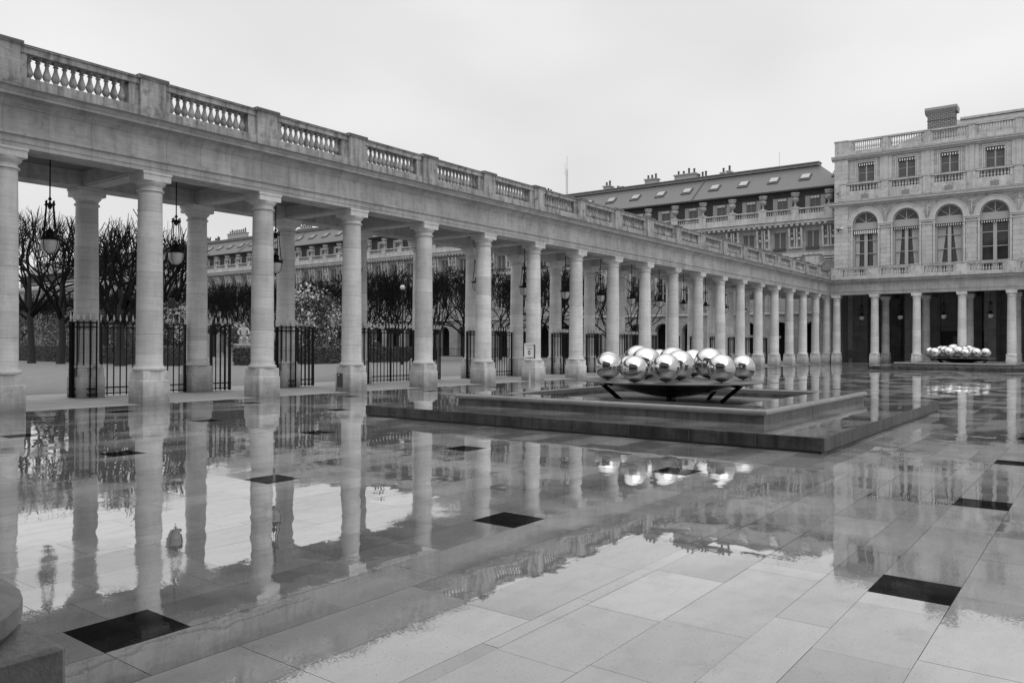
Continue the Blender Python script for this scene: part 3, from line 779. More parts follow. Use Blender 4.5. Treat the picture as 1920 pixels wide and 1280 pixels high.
# ------------------------------------------------------------------ garden range (long building behind)
GY, GS, GX0 = 80.0, 3.236, -21.68
GR = empty('garden_range', (-60, GY, 0), 0, 'very long stone building with slate roof, urns and dark shuttered attic behind the colonnade', 'building')
NB = 58
XG0, XG1 = GX0-GS*NB, GX0+GS*.4
gax = [GX0-GS*k for k in range(NB+1)]           # pier / urn axes
b = MB()
for k in range(NB):
    xp = gax[k]; xc = xp-GS/2; hw = .92; zs = 3.05
    x0, x1 = xp-GS, xp
    b.quad((x0, GY, 0), (xc-hw, GY, 0), (xc-hw, GY, zs), (x0, GY, zs)); b.quad((xc+hw, GY, 0), (x1, GY, 0), (x1, GY, zs), (xc+hw, GY, zs))
    for sx_ in (-hw, hw): b.quad((xc+sx_, GY, 0), (xc+sx_, GY+.8, 0), (xc+sx_, GY+.8, zs), (xc+sx_, GY, zs))
    n = 12; pts = [(xc-hw*math.cos(math.pi*i/n), zs+hw*math.sin(math.pi*i/n)) for i in range(n+1)]
    for i in range(n):
        (a0, z0), (a1, z1) = pts[i], pts[i+1]
        b.quad((a0, GY, z0), (a1, GY, z1), (a1, GY, 4.6), (a0, GY, 4.6)); b.quad((a0, GY, z0), (a0, GY+.8, z0), (a1, GY+.8, z1), (a1, GY, z1))
    b.quad((x0, GY, zs), (xc-hw, GY, zs), (xc-hw, GY, 4.6), (x0, GY, 4.6)); b.quad((xc+hw, GY, zs), (x1, GY, zs), (x1, GY, 4.6), (xc+hw, GY, 4.6))
    # piano nobile + mezzanine openings
    for (zlo, op0, op1, hi, hww) in ((4.6, 6.3, 9.3, 9.9, .62), (9.9, 11.35, 12.95, 13.45, .62)):
        b.quad((x0, GY, zlo), (x1, GY, zlo), (x1, GY, op0), (x0, GY, op0)); b.quad((x0, GY, op1), (x1, GY, op1), (x1, GY, hi), (x0, GY, hi))
        b.quad((x0, GY, op0), (xc-hww, GY, op0), (xc-hww, GY, op1), (x0, GY, op1)); b.quad((xc+hww, GY, op0), (x1, GY, op0), (x1, GY, op1), (xc+hww, GY, op1))
        for sx_ in (-hww, hww): b.quad((xc+sx_, GY, op0), (xc+sx_, GY+.3, op0), (xc+sx_, GY+.3, op1), (xc+sx_, GY, op1))
        b.quad((xc-hww, GY, op1), (xc+hww, GY, op1), (xc+hww, GY+.3, op1), (xc-hww, GY+.3, op1)); b.quad((xc-hww, GY, op0), (xc+hww, GY, op0), (xc+hww, GY+.3, op0), (xc-hww, GY+.3, op0))
b.quad((gax[0], GY, 0), (XG1+.8, GY, 0), (XG1+.8, GY, 13.45), (gax[0], GY, 13.45))
part(b, 'wall', 'garden_stone', GR, False)
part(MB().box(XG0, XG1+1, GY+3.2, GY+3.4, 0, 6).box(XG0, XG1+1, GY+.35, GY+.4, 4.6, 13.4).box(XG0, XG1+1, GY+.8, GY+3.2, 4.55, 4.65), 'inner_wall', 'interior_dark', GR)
part(MB().prism([(GY+.3, 13.40), (GY-.15, 13.42), (GY-.15, 13.55), (GY-.62, 13.66), (GY-.62, 13.86), (GY-.75, 13.95), (GY-.75, 14.02), (GY+.3, 14.15)], XG0, XG1, 'x'), 'cornice', 'garden_trim', GR)
part(MB().box(XG0, XG1, GY-.12, GY+.01, 10.55, 10.80).box(XG0, XG1, GY-.18, GY+.01, 4.75, 4.95), 'string_course', 'garden_trim', GR)
part(MB().box(XG0, XG1, GY-.45, GY-.12, 14.04, 14.62), 'balustrade_plinth', 'garden_trim', GR)
part(MB().box(XG0, XG1, GY-.47, GY-.10, 15.08, 15.20), 'balustrade_rail', 'garden_trim', GR)
# attic wall (dark) with roof
ay = GY+.9
part(MB().box(XG0, XG1+2, ay, ay+.3, 14.0, 17.35), 'attic_wall', 'attic_wall', GR)
rl = MB(); zr = 20.35; ry = ay+3.6
rl.add([(XG0, ay-.55, 17.22), (XG1+.2, ay-.55, 17.22), (-24.0, ry, zr), (XG0, ry, zr), (-24.0, ry+4, 17.3), (XG0, ry+4, 17.3)], [(0, 1, 2, 3), (3, 2, 4, 5)])
GRF = part(rl, 'roof', 'slate', GR)
part(MB().box(XG0, XG1+.2, ay-.62, ay-.50, 17.13, 17.28), 'gutter', 'slate_line', GRF)
part(MB().box(XG0, -23.9, ry-.35, ry+.5, zr-.12, zr+.16).box(XG0, -23.85, ry-.5, ry+.65, zr+.16, zr+.25), 'ridge', 'zinc', GRF)
def slope_pt(x, t, lift=.03):   # t 0..1 up the slope
    return Vector((x, ay-.55+(ry-ay+.55)*t, 17.22+(zr-17.22)*t+lift))
lines = [-37.9, -98.5, -109.0]
for lx in (-36.3, -106.0, -120.0):
    a, b_ = slope_pt(lx, 0), slope_pt(lx, 1); part(MB().tube([a, b_], .09, 4), 'roof_seam', 'slate_line', GRF)
# skylights
sky0 = None
def tilted_box(mb, x, t0, t1, w_, h0, h1):
    q = [slope_pt(x-w_, t0, h0), slope_pt(x+w_, t0, h0), slope_pt(x+w_, t1, h0), slope_pt(x-w_, t1, h0)]
    n = Vector((0, -(zr-17.22), (ry-ay+.55))).normalized()*(h1-h0)
    v = q+[p+n for p in q]
    mb.add([tuple(p) for p in v], [(0, 3, 2, 1), (4, 5, 6, 7), (0, 1, 5, 4), (1, 2, 6, 5), (2, 3, 7, 6), (3, 0, 4, 7)])
def bayparts(k):
    """parts of one bay at local origin x = gax[k]"""
    xp = gax[k]; xc = xp-GS/2
    out = []
    # skylight
    m1 = MB(); tilted_box(m1, xp+.2, .36, .60, .56, .0, .09); F = part(m1, 'skylight', 'slate_line', GR)
    m2 = MB(); tilted_box(m2, xp+.2, .40, .565, .42, .14, .17); part(m2, 'pane', 'skylight_glass', F)
    out.append(F)
    # attic window
    w1 = MB(); w1.box(xc-.50, xc-.44, ay-.08, ay, 14.6, 16.55).box(xc+.44, xc+.50, ay-.08, ay, 14.6, 16.55).box(xc-.44, xc+.44, ay-.08, ay, 16.48, 16.55).box(xc-.03, xc+.03, ay-.07, ay, 14.6, 16.48)
    F = part(w1, 'attic_window', 'window_paint' if k > 20 else 'window_dark', GR)
    part(MB().box(xc-.44, xc+.44, ay-.03, ay-.02, 14.6, 16.48), 'pane', 'shade' if k < 20 else 'pane', F)
    for sg in (-1, 1):
        s_ = MB(); a_, b_ = sorted((xc+sg*.53, xc+sg*.98)); s_.box(a_, b_, ay-.07, ay-.02, 14.6, 16.55)
        for q in (0, 1):
            aa = a_+.05+q*.2; s_.box(aa, aa+.13, ay-.085, ay-.06, 14.7, 16.45)
        part(s_, 'shutter', 'shutter', F)
    al = MB()
    for j in range(6): al.box(xc-.42+j*.145, xc-.42+j*.145+.08, ay-.16, ay-.13, 16.25, 16.47)
    part(al, 'awning', 'awning_light', F)
    out.append(F)
    # mezzanine window
    w2 = MB(); w2.box(xc-.62, xc-.55, GY+.14, GY+.2, 11.35, 12.95).box(xc+.55, xc+.62, GY+.14, GY+.2, 11.35, 12.95).box(xc-.05, xc+.05, GY+.12, GY+.2, 11.35, 12.95).box(xc-.55, xc+.55, GY+.14, GY+.2, 12.88, 12.95)
    F = part(w2, 'window', 'shutter', GR); part(MB().box(xc-.6, xc+.6, GY+.2, GY+.21, 11.35, 12.95), 'pane', 'shade', F)
    part(MB().box(xc-.66, xc+.66, GY-.16, GY+.05, 11.12, 11.34), 'sill_box', 'slate_line', F)
    out.append(F)
    # piano nobile window
    w3 = MB(); w3.box(xc-.62, xc-.55, GY+.14, GY+.2, 6.3, 9.3).box(xc+.55, xc+.62, GY+.14, GY+.2, 6.3, 9.3).box(xc-.05, xc+.05, GY+.12, GY+.2, 6.3, 9.3)
    for z in (7.3, 8.3): w3.box(xc-.55, xc+.55, GY+.14, GY+.19, z-.03, z+.03)
    F = part(w3, 'window', 'window_paint', GR); part(MB().box(xc-.6, xc+.6, GY+.2, GY+.21, 6.3, 9.3), 'pane', 'pane', F)
    out.append(F)
    # surround, festoon consoles and pilaster of the pier
    c1 = MB(); c1.box(xc-.86, xc-.64, GY-.08, GY+.01, 6.1, 9.5).box(xc+.64, xc+.86, GY-.08, GY+.01, 6.1, 9.5).box(xc-.95, xc+.95, GY-.10, GY+.01, 9.5, 9.7).box(xc-.7, xc+.7, GY-.05, GY+.01, 9.72, 10.4)
    out.append(part(c1, 'window_surround', 'garden_trim', GR))
    c2 = MB(); c2.box(xp-.46, xp+.46, GY-.10, GY+.01, 4.95, 9.7)
    out.append(part(c2, 'pilaster', 'garden_stone', GR))
    c3 = MB(); c3.box(xp-.72, xp+.72, GY-.14, GY+.01, 11.25, 11.42)
    out.append(part(MB().box(xp-.62, xp+.62, GY-.07, GY+.01, 11.42, 13.3), 'carved_panel', 'frieze_panel', GR))  # recess behind the consoles: shade put into a darker colour to raise the relief
    for sg in (-1, 1):
        c3.prism([(GY+.01, 11.43), (GY-.18, 11.43), (GY-.20, 12.1), (GY-.34, 12.9), (GY-.36, 13.28), (GY+.01, 13.28)], xp+sg*.60-.09, xp+sg*.60+.09, 'x')
        c3.prism([(GY+.01, 11.43), (GY-.13, 11.43), (GY-.15, 12.1), (GY-.28, 12.9), (GY-.30, 13.26), (GY+.01, 13.26)], xp+sg*.12-.07, xp+sg*.12+.07, 'x')
        c3.sphere(.17, (xp+sg*.36, GY-.08, 12.2), 10, 6); c3.sphere(.10, (xp+sg*.36, GY-.12, 12.75), 8, 5)
        ring(c3, xp+sg*.36, 12.45, .20, .26, GY-.16, GY-.09, 10, math.pi, 2*math.pi)
    # corinthian capital under the console band
    for j in range(7): c3.sphere(.11, (xp-.42+.14*j, GY-.14, 9.85+.05*(j % 2)), 8, 5); c3.sphere(.13, (xp-.42+.14*j, GY-.17, 10.15), 8, 5)
    c3.box(xp-.62, xp+.62, GY-.28, GY+.01, 10.36, 10.54)
    c3.box(xp-.62, xp+.62, GY-.12, GY+.01, 9.66, 9.76)
    out.append(part(c3, 'carving', 'garden_trim', GR))
    md = MB()
    for j in range(6):
        x_ = xp-GS+GS*(j+.5)/6; md.box(x_-.13, x_+.13, GY-.58, GY-.14, 13.46, 13.66)
    out.append(part(md, 'modillion_row', 'garden_trim', GR))
    pd = MB(); pd.box(xp-.38, xp+.38, GY-.52, GY-.05, 14.03, 15.18).box(xp-.42, xp+.42, GY-.56, GY-.01, 15.18, 15.30)
    out.append(part(pd, 'balustrade_pedestal', 'garden_trim', GR))
    ur = MB(); ur.lathe([(.26, 0), (.26, .08), (.12, .14), (.09, .38), (.14, .46), (.32, .62), (.36, .78), (.34, .90), (.22, .98), (.24, 1.04), (.36, 1.10), (.38, 1.30), (.43, 1.36), (.43, 1.44), (.30, 1.45)], 14, (xp, GY-.28, 15.30))
    out.append(part(ur, 'urn', 'urn_stone', GR))
    return out
proto = bayparts(0); protoL = bayparts(21)
DETAIL = 44
for k in range(1, DETAIL):
    if k == 21: continue
    src, k0 = (proto, 0) if k < 21 else (protoL, 21)
    for o in src:
        c_ = copy_tree(o); c_.parent = GR; c_.location = (gax[k]-gax[k0], 0, 0)
gpos = []
for k in range(DETAIL):
    a, c_ = gax[k]-.42, gax[k]-GS+.42
    for j in range(10): gpos.append((a+(c_-a)*(j+.5)/10, GY-.28, 14.62))
place_balusters(GR, gpos, baluster_mb(.46, 6, .95), 'garden_trim', 80)
# chimneys along the ridge
def chim(x, w_, d_, h, pots, y=None, z0=None):
    y = ry+1.0 if y is None else y; z0 = zr-.6 if z0 is None else z0
    C = part(MB().box(x-w_, x+w_, y-d_, y+d_, z0, z0+.6+h).box(x-w_-.1, x+w_+.1, y-d_-.1, y+d_+.1, z0+.6+h, z0+.75+h), 'chimney', 'plaster', GR)
    for j in range(pots):
        xx = x-w_+2*w_*(j+.5)/pots; hh = random.uniform(.4, .8)
        part(MB().lathe([(.13, 0), (.11, hh*.8), (.15, hh*.82), (.13, hh)], 8, (xx, y, z0+.75+h)), 'chimney_pot', 'pot', C)
for (x_, w_, h_, n_) in ((-49.6, .45, .75, 2), (-47.9, .5, .1, 3), (-43.6, .75, .9, 3), (-39.2, 1.3, .9, 4), (-37.2, .6, .25, 3), (-34.7, .16, .5, 1), (-34.0, .16, .6, 1), (-58.6, .6, .8, 3), (-90, 1.2, .5, 4), (-108.0, 1.6, .5, 7), (-112.5, 1.4, .4, 6), (-127.5, 2.6, 1.3, 9), (-134, .8, .4, 4), (-137, .8, .5, 4), (-144.6, 2.0, .6, 6)):
    chim(x_, w_, .45, h_, n_)
# masts behind the roof
AM = empty('antenna_mast', (-73, 112, 0), 0, 'thin pale lattice antenna mast rising behind the slate roof', 'mast')
am = MB()
for q in (0, 1, 2):
    a = q*2.094; am.tube([(-73+.22*math.cos(a), 112+.22*math.sin(a), 0), (-73+.16*math.cos(a), 112+.16*math.sin(a), 31.2)], .05, 4)
for j in range(59):
    z = 12+j*.32; a = j*2.094; am.tube([(-73+.2*math.cos(a), 112+.2*math.sin(a), z), (-73+.2*math.cos(a+2.094), 112+.2*math.sin(a+2.094), z+.3)], .03, 3)
part(am, 'lattice', 'antenna', AM)
part(MB().tube([(-73, 112, 31), (-73, 112, 33.4)], .05, 4).tube([(-73.4, 112, 30), (-73.4, 112, 32.3)], .035, 4).tube([(-73.4, 112, 30.5), (-73, 112, 30.5)], .03, 4), 'whip', 'antenna', AM)
A2 = empty('roof_aerial', (-29.6, 90, 0), 0, 'single thin aerial standing on the roof near its right end', 'aerial')
part(MB().tube([(-29.9, 90, 18.5), (-29.9, 90, 23.5)], .025, 4), 'rod', 'antenna', A2)

# ------------------------------------------------------------------ range behind the camera; only one column base shows
SR = empty('near_range', (0, .5, 0), 0, 'near palace range whose pale rounded column base shows at the bottom left corner', 'building')
ns_ = None
for k in range(-4, 6):
    if ns_ is None:
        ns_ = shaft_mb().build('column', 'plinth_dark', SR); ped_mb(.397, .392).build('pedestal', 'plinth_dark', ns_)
        d_ = CAP.copy(); col.objects.link(d_); d_.parent = ns_; o = ns_
    else:
        o = copy_tree(ns_, SR)
    o.location = (-2.42+S*k, 0, 0)
pr = [(.5+u, z) for u, z in entab_profile(1, 0)]
part(MB().prism(pr, -18, 17.5, 'x'), 'entablature', 'entab_stone', SR)
part(MB().box(-18, 17.5, .5+.05, .5+.35, ZC+.05, ZT), 'balustrade', 'bal_stone', SR)
part(MB().box(-18, 17.5, -8, .139, 6.5, 7.4), 'ceiling', 'soffit_stone', SR)
b = MB().box(-18, 17.5, -4.5, -4.0, 7.4, 20).box(-18, 17.5, -8.4, -8.0, 0, 7.4)
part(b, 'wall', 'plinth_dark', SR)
for k in range(-5, 5):
    xc = -.6+S*k
    part(MB().box(xc-1, xc+1, -4.02, -3.97, 8, 13.5).box(xc-.7, xc+.7, -4.02, -3.97, 15.5, 18.5), 'window', 'pane', SR)

# ------------------------------------------------------------------ fountains
def basin(dy, label):
    F = empty('fountain_basin', (-8.275, 17.1+dy, 0), 0, label, 'fountain', 'square stone basins on low platforms')
    x0, x1, y0, y1 = -4.925, 4.925, -5.0, 4.93; H = .235
    b = MB(); b.box(x0+.05, x1-.05, y0+.05, y1-.05, -.01, .04)
    b.build('shadow_gap', 'slate_line', F)
    b = MB(); b.cbox(x0, x1, y0, y1, .035, H, .006)
    b.build('platform', 'fountain_face', F)
    qs = []
    random.seed(31)
    nx = 10
    for i in range(nx):
        a = x0+.012+(x1-x0-.024)*i/nx; c_ = x0+.012+(x1-x0-.024)*(i+1)/nx
        yy = cuts(y0+.012, y1-.012, .8, 1.25)
        for j in range(len(yy)-1): qs.append((a+.003, c_-.003, yy[j]+.003, yy[j+1]-.003))
    slab_mesh('platform_paving', qs, 'wet_platform', H+.003, F)
    h = 3.5; w_ = .74; Z1 = .475
    # vertical joints of the platform and basin faces
    jt = MB()
    for j in range(1, 9):
        t = -5+j*10/9
        jt.box(t-.007, t+.007, y0-.002, y0+.01, .04, H-.004); jt.box(x1-.01, x1+.002, t-.007, t+.007, .04, H-.004)
    for j in range(1, 5):
        t = -h+j*2*h/5
        jt.box(t-.007, t+.007, -h-.002, -h+.01, H+.004, Z1-.098); jt.box(h-.01, h+.002, t-.007, t+.007, H+.004, Z1-.098)
    jt.build('joint', 'slate_line', F)
    wall = MB()
    wall.box(-h, h, -h, -h+w_, H+.003, Z1-.098).box(-h, h, h-w_, h, H+.003, Z1-.098).box(-h, -h+w_, -h+w_, h-w_, H+.003, Z1-.098).box(h-w_, h, -h+w_, h-w_, H+.003, Z1-.098)
    wall.build('basin_wall', 'basin_face', F)
    # coping with rounded nose, mitred
    cp = MB()
    prof = [(-.0, Z1-.10), (-.03, Z1-.097), (-.055, Z1-.075), (-.062, Z1-.045), (-.055, Z1-.015), (-.035, Z1+.005), (-.005, Z1+.012), (w_, Z1+.012), (w_+.02, Z1-.01), (w_, Z1-.10)]
    def ringseg(pf, ax):
        pass
    corners = [(-1, -1), (1, -1), (1, 1), (-1, 1)]
    v = []; fs = []
    for (sx_, sy_) in corners:
        for u, z in prof: v.append((sx_*(h-u), sy_*(h-u), z))
    n = len(prof)
    for q in range(4):
        for i in range(n):
            j = (i+1) % n; p_ = (q+1) % 4
            fs.append((q*n+i, p_*n+i, p_*n+j, q*n+j))
    cp.add(v, fs); cp.build('coping', 'coping_stone', F)
    cq = []
    a = h-.0
    for (A, B, C, E) in ((-h+.0, h, -h, -h+w_-.01), (-h, h, h-w_+.01, h)):
        n_ = 6
        for i in range(n_): cq.append((A+(B-A)*i/n_+.003, A+(B-A)*(i+1)/n_-.003, C, E))
    for (A, B) in ((-h, -h+w_-.01), (h-w_+.01, h)):
        for i in range(5): cq.append((A, B, -h+w_+(2*h-2*w_)*i/5+.003-.01*(i == 0), -h+w_+(2*h-2*w_)*(i+1)/5-.003))
    slab_mesh('coping_film', cq, 'wet_platform', Z1+.015, F)
    ub = MB(); ub.quad((-h+w_, -h+w_, .29), (h-w_, -h+w_, .29), (h-w_, h-w_, .29), (-h+w_, h-w_, .29))
    o = slab_mesh('basin_bed', [(-h+w_, h-w_, -h+w_, h-w_)], 'basin_gravel', .285, F)
    return F
def depthpos(px, d):
    X = (px-960)/f_px*d
    p = fw*d+r2*X; return p.x, p.y
def sculpture(dy, label, spheres, rot=0.0, cx=-8.20, cy=17.06):
    T = empty('sphere_sculpture', (cx, cy+dy, .30), 0, label, 'sculpture', 'mirror sphere sculptures on dark dishes')
    RD, zr_ = 2.15, .770-.30
    b = MB(); b.lathe([(.25, zr_-.38), (.62, zr_-.32), (1.3, zr_-.165), (1.9, zr_-.045), (RD, zr_-.008), (RD, zr_+.006), (1.9, zr_+.004), (.4, zr_-.004)], 12, capb=True)
    Ds = b.build('dish', 'steel_dish', T)
    MB().lathe([(RD-.02, zr_-.012), (RD+.008, zr_-.010), (RD+.008, zr_+.010), (RD-.02, zr_+.010)], 12).build('rim', 'rim_steel', T)
    for a, qs_ in ((math.radians(217), (-.13, .13)), (math.radians(12), (0,)), (math.radians(66), (0,))):
        ca_, sa_ = math.cos(a), math.sin(a)
        for q in qs_:
            ox, oy = -sa_*q, ca_*q
            MB().tube([(ca_*1.15+ox, sa_*1.15+oy, -.01), (ca_*1.62+ox, sa_*1.62+oy, zr_-.07)], .045, 8).build('leg', 'steel_dish', T)
    MB().lathe([(.12, -.01), (.12, .04), (.11, zr_-.37)], 14).build('pedestal', 'steel_dish', T)
    proto = None
    for (x_, y_, r_) in spheres:
        if proto is None:
            o = MB().sphere(1, (0, 0, 0), 48, 32).build('sphere', 'mirror_steel', T); proto = o
            st = MB().lathe([(.16, -1.10), (.10, -1.07), (.06, -1.04), (.06, -.96)], 12).build('stem', 'steel_dish', o); pst = st
        else:
            o = proto.copy(); col.objects.link(o); o.parent = T
            st = pst.copy(); col.objects.link(st); st.parent = o
        o.location = (x_-cx, y_-cy-dy, zr_+.022+r_); o.scale = (r_, r_, r_)
    return T
S1 = [(-9.36, 16.14, .303), (-8.18, 15.25, .288), (-7.74, 15.86, .310), (-7.95, 17.0, .345), (-7.80, 18.35, .372), (-6.78, 16.62, .307), (-6.93, 18.3, .29)]
for px, d, r_ in ((1142.5, 19.9, .32), (1207.5, 19.4, .375), (1195.5, 20.4, .40), (1238, 20.6, .35), (1262, 19.75, .38), (1300, 20.4, .35), (1181, 19.5, .27)):
    x_, y_ = depthpos(px, d); S1.append((x_, y_, r_))
S2 = []
for px, d, yt in ((1744.3, 54.8, 651), (1753, 53.9, 651.5), (1765.6, 56.2, 647.7), (1773, 55.2, 648), (1779, 54.0, 650), (1792, 56.4, 644.3), (1796, 54.8, 648.3), (1810, 53.8, 652.8), (1820.5, 56.0, 646.5), (1831, 53.9, 651.8), (1822, 55.1, 650), (1845.3, 54.6, 651.9), (1805.5, 55.8, 648)):
    x_, y_ = depthpos(px, d); zt_ = 1.6-(yt-648.7)*d/f_px; S2.append((x_, y_, max(.22, (zt_-.79)/2)))
def relax(L, it=60):
    L = [list(q) for q in L]
    for _ in range(it):
        for i in range(len(L)):
            for j in range(i):
                dz = L[i][2]-L[j][2]; dx, dy_ = L[i][0]-L[j][0], L[i][1]-L[j][1]
                dd = math.hypot(dx, dy_); need = math.sqrt(max(0, (L[i][2]+L[j][2]+.01)**2-dz*dz))
                if dd < need:
                    k = (need-dd)*.5/(dd+1e-6)
                    # push apart mostly along the view direction, so that silhouettes stay put
                    vx, vy = fw.x, fw.y; s_ = 1 if (dx*vx+dy_*vy) > 0 else -1
                    L[i][0] += s_*vx*.02; L[i][1] += s_*vy*.02; L[j][0] -= s_*vx*.02; L[j][1] -= s_*vy*.02
    return L
S1 = relax(S1); S2 = relax(S2)
basin(0, 'large square stone basin on a low dark platform in the foreground court')
basin(13*S, 'far square stone basin on a low platform before the palace columns')
sculpture(0, 'near cluster of large mirror steel spheres on a dark metal dish', S1)
sculpture(13*S, 'distant small cluster of mirror steel spheres in front of the palace arcade', S2)

# ------------------------------------------------------------------ hanging lanterns
def lantern(x, y, label, zc=6.52, group='lanterns hanging under the colonnade ceiling'):
    L = empty('hanging_lantern', (x, y, zc), 0, label, 'lantern', group)
    z = lambda q: q-6.52
    b = MB().tube([(0, 0, z(6.52)), (0, 0, z(5.22))], .018, 6); b.lathe([(.03, z(6.40)), (.05, z(6.44)), (.03, z(6.50))], 8); b.lathe([(.02, z(5.32)), (.05, z(5.36)), (.02, z(5.42))], 8)
    b.build('rod', 'iron', L)
    b = MB()
    for k in range(4):
        a = k*math.pi/2+.5; ca_, sa_ = math.cos(a), math.sin(a)
        b.tube([(0, 0, z(5.23)), (ca_*.15, sa_*.15, z(5.22))], .022, 5)
        b.tube([(ca_*.12, sa_*.12, z(5.32)), (ca_*.12, sa_*.12, z(5.18))], .02, 5)
        b.tube([(ca_*.11, sa_*.11, z(5.22)), (ca_*.20, sa_*.20, z(4.36))], .015, 5)
    b.lathe([(.03, z(5.10)), (.06, z(5.17)), (.05, z(5.24)), (.02, z(5.30))], 8)
    b.tube([(0, 0, z(5.12)), (0, 0, z(4.6))], .008, 4)
    b.build('hanger', 'iron', L)
    b = MB().lathe([(.235, z(4.28)), (.245, z(4.33)), (.215, z(4.36)), (.12, z(4.40)), (.10, z(4.46)), (.13, z(4.49)), (.10, z(4.53)), (.04, z(4.57)), (.02, z(4.64))], 16)
    for k in range(4):
        a = k*math.pi/2+.5; b.tube([(math.cos(a)*.24, math.sin(a)*.24, z(4.30)), (math.cos(a)*.26, math.sin(a)*.26, z(4.42))], .016, 4)
    b.build('cap', 'iron', L)
    b = MB().lathe([(.02, z(3.93)), (.09, z(3.945)), (.155, z(4.0)), (.195, z(4.09)), (.215, z(4.20)), (.215, z(4.285))], 20)
    b.build('glass_bowl', 'lamp_glass', L)
    b = MB().lathe([(.01, z(3.84)), (.03, z(3.87)), (.015, z(3.90)), (.05, z(3.93)), (.02, z(3.95))], 8)
    for k in range(4):
        a = k*math.pi/2+.5; ca_, sa_ = math.cos(a), math.sin(a)
        b.tube([(ca_*.222, sa_*.222, z(4.285)), (ca_*.222, sa_*.222, z(4.19)), (ca_*.202, sa_*.202, z(4.08)), (ca_*.162, sa_*.162, z(3.99)), (ca_*.09, sa_*.09, z(3.935)), (0, 0, z(3.92))], .008, 4)
    b.build('bracket', 'iron', L)
    return L
NTH = ['leftmost of all, before the left back column', 'second from the left, beside the second back column', 'third from the left, just right of the third front column', None, None, 'sixth from the left, mostly hidden at the edge of a front column', 'seventh from the left, left of the framed sign', 'eighth from the left, just left of the seventh front column', 'ninth from the left, against bare twigs', 'tenth from the left, against bare twigs', 'eleventh from the left, in front of a dark garden arch']
LA = lantern(-D-W/2, Y0-.5*S, 'long-rod lantern, '+NTH[0])
for i in range(0, 18):
    o = copy_tree(LA, None, (-D-W/2, Y0+S*(i+.5), 6.52))
    if i+1 < len(NTH) and NTH[i+1]: o['label'] = 'long-rod lantern, '+NTH[i+1]
    elif i == 12-1: o['label'] = 'small lantern hanging alone against pale wall, right of the dark garden arches'
    else: o['label'] = 'small frosted lantern deep in the colonnade, hidden among the columns'
for k, (x_, lb) in enumerate(((-17.9, 'first dark bay from the left of the palace arcade'), (-14.7, 'second dark bay of the palace arcade'), (-11.3, 'third arcade bay, above the far spheres'), (-7.85, 'fourth arcade bay, right of the far spheres'), (-4.4, 'bay of the arcade beyond the right edge'))):
    o = copy_tree(LA, None, (x_, YF+2.1, 6.5)); o['label'] = 'dim lantern hanging in the '+lb; o['group'] = 'lanterns in the palace arcade'

# ------------------------------------------------------------------ iron gates in the back row
def panel_mb(n, wd):
    """n bars over width wd along +x, origin at hinge"""
    b = MB(); b.box(-.035, .035, -.035, .035, .02, 2.20)
    for k in range(1, n+1):
        x_ = wd*k/n; b.tube([(x_, 0, .03), (x_, 0, 2.25)], .020, 5)
    for z in (.10, .27, 2.06, 2.19): b.box(-.06, wd+.03, -.018, .018, z-.018, z+.018)
    b.box(wd-.02, wd+.02, -.021, .021, .03, 2.2)
    return b
def tips_mb(n, wd):
    b = MB()
    for k in range(0, n+1): b.lathe([(.010, 2.20), (.012, 2.27), (.032, 2.31), (.022, 2.38), (.002, 2.47)], 6, (wd*k/n, 0, 0))
    return b
LEAF, FOLD, TIP, TIPF = {}, None, None, None
def leaf(parent, x, y, ang, folded):
    key = folded
    if key not in LEAF:
        n, wd = (4, .68) if folded else (7, 1.36)
        a = panel_mb(n, wd)
        t_ = tips_mb(n, wd)
        if folded:
            st = len(a.v); q = panel_mb(n, wd); a.add([(p[0]*.9+.05, p[1]+.075, p[2]) for p in q.v], q.f)
            q = tips_mb(n, wd); t_.add([(p[0]*.9+.05, p[1]+.075, p[2]) for p in q.v], q.f, True)
        A = a.build('gate_leaf', 'iron', parent); B = t_.build('spikes', 'spike_paint', A); LEAF[key] = (A, B)
    else:
        A0, B0 = LEAF[key]; A = A0.copy(); col.objects.link(A); A.parent = parent
        B = B0.copy(); col.objects.link(B); B.parent = A
    A.location = (x-parent.location.x, y-parent.location.y, 0); A.rotation_euler = (0, 0, ang)
CLOSED = {0: 'closed gate seen between the first and second front columns', 3: 'closed double gate right of the third front column, garden gravel behind', 5: 'closed gate left of the framed sign', 9: 'closed gate just above the spheres'}
xb = -D-W
for i in range(-3, 18):
    ya_, yb_ = Y0+S*i+.42, Y0+S*(i+1)-.42
    lab = CLOSED.get(i)
    opn = {-1: 'folded open gate in front of the leftmost back column', 1: 'open gate folded either side of the gap left of the third front column', 2: 'open gate folded back right of the third back column', 4: 'open gate folded by the fourth front column', 6: 'open gate folded beside the framed sign', 7: 'open gate behind the seventh front column', 8: 'open gate directly left of the sphere cluster'}
    g_ = empty('iron_gate', (xb, (ya_+yb_)/2, 0), 0, 'black iron '+(lab or opn.get(i, 'open gate folded back in the far half of the colonnade')), 'gate', 'spear-topped gates in the back row')
    if lab:
        leaf(g_, xb, ya_-.0, math.pi/2, False); leaf(g_, xb, yb_, -math.pi/2, False)
    else:
        leaf(g_, xb+.06, ya_+.06, math.atan2(.99, .12), True)
        leaf(g_, xb+.10, yb_-.06, math.atan2(.78, .62), True)

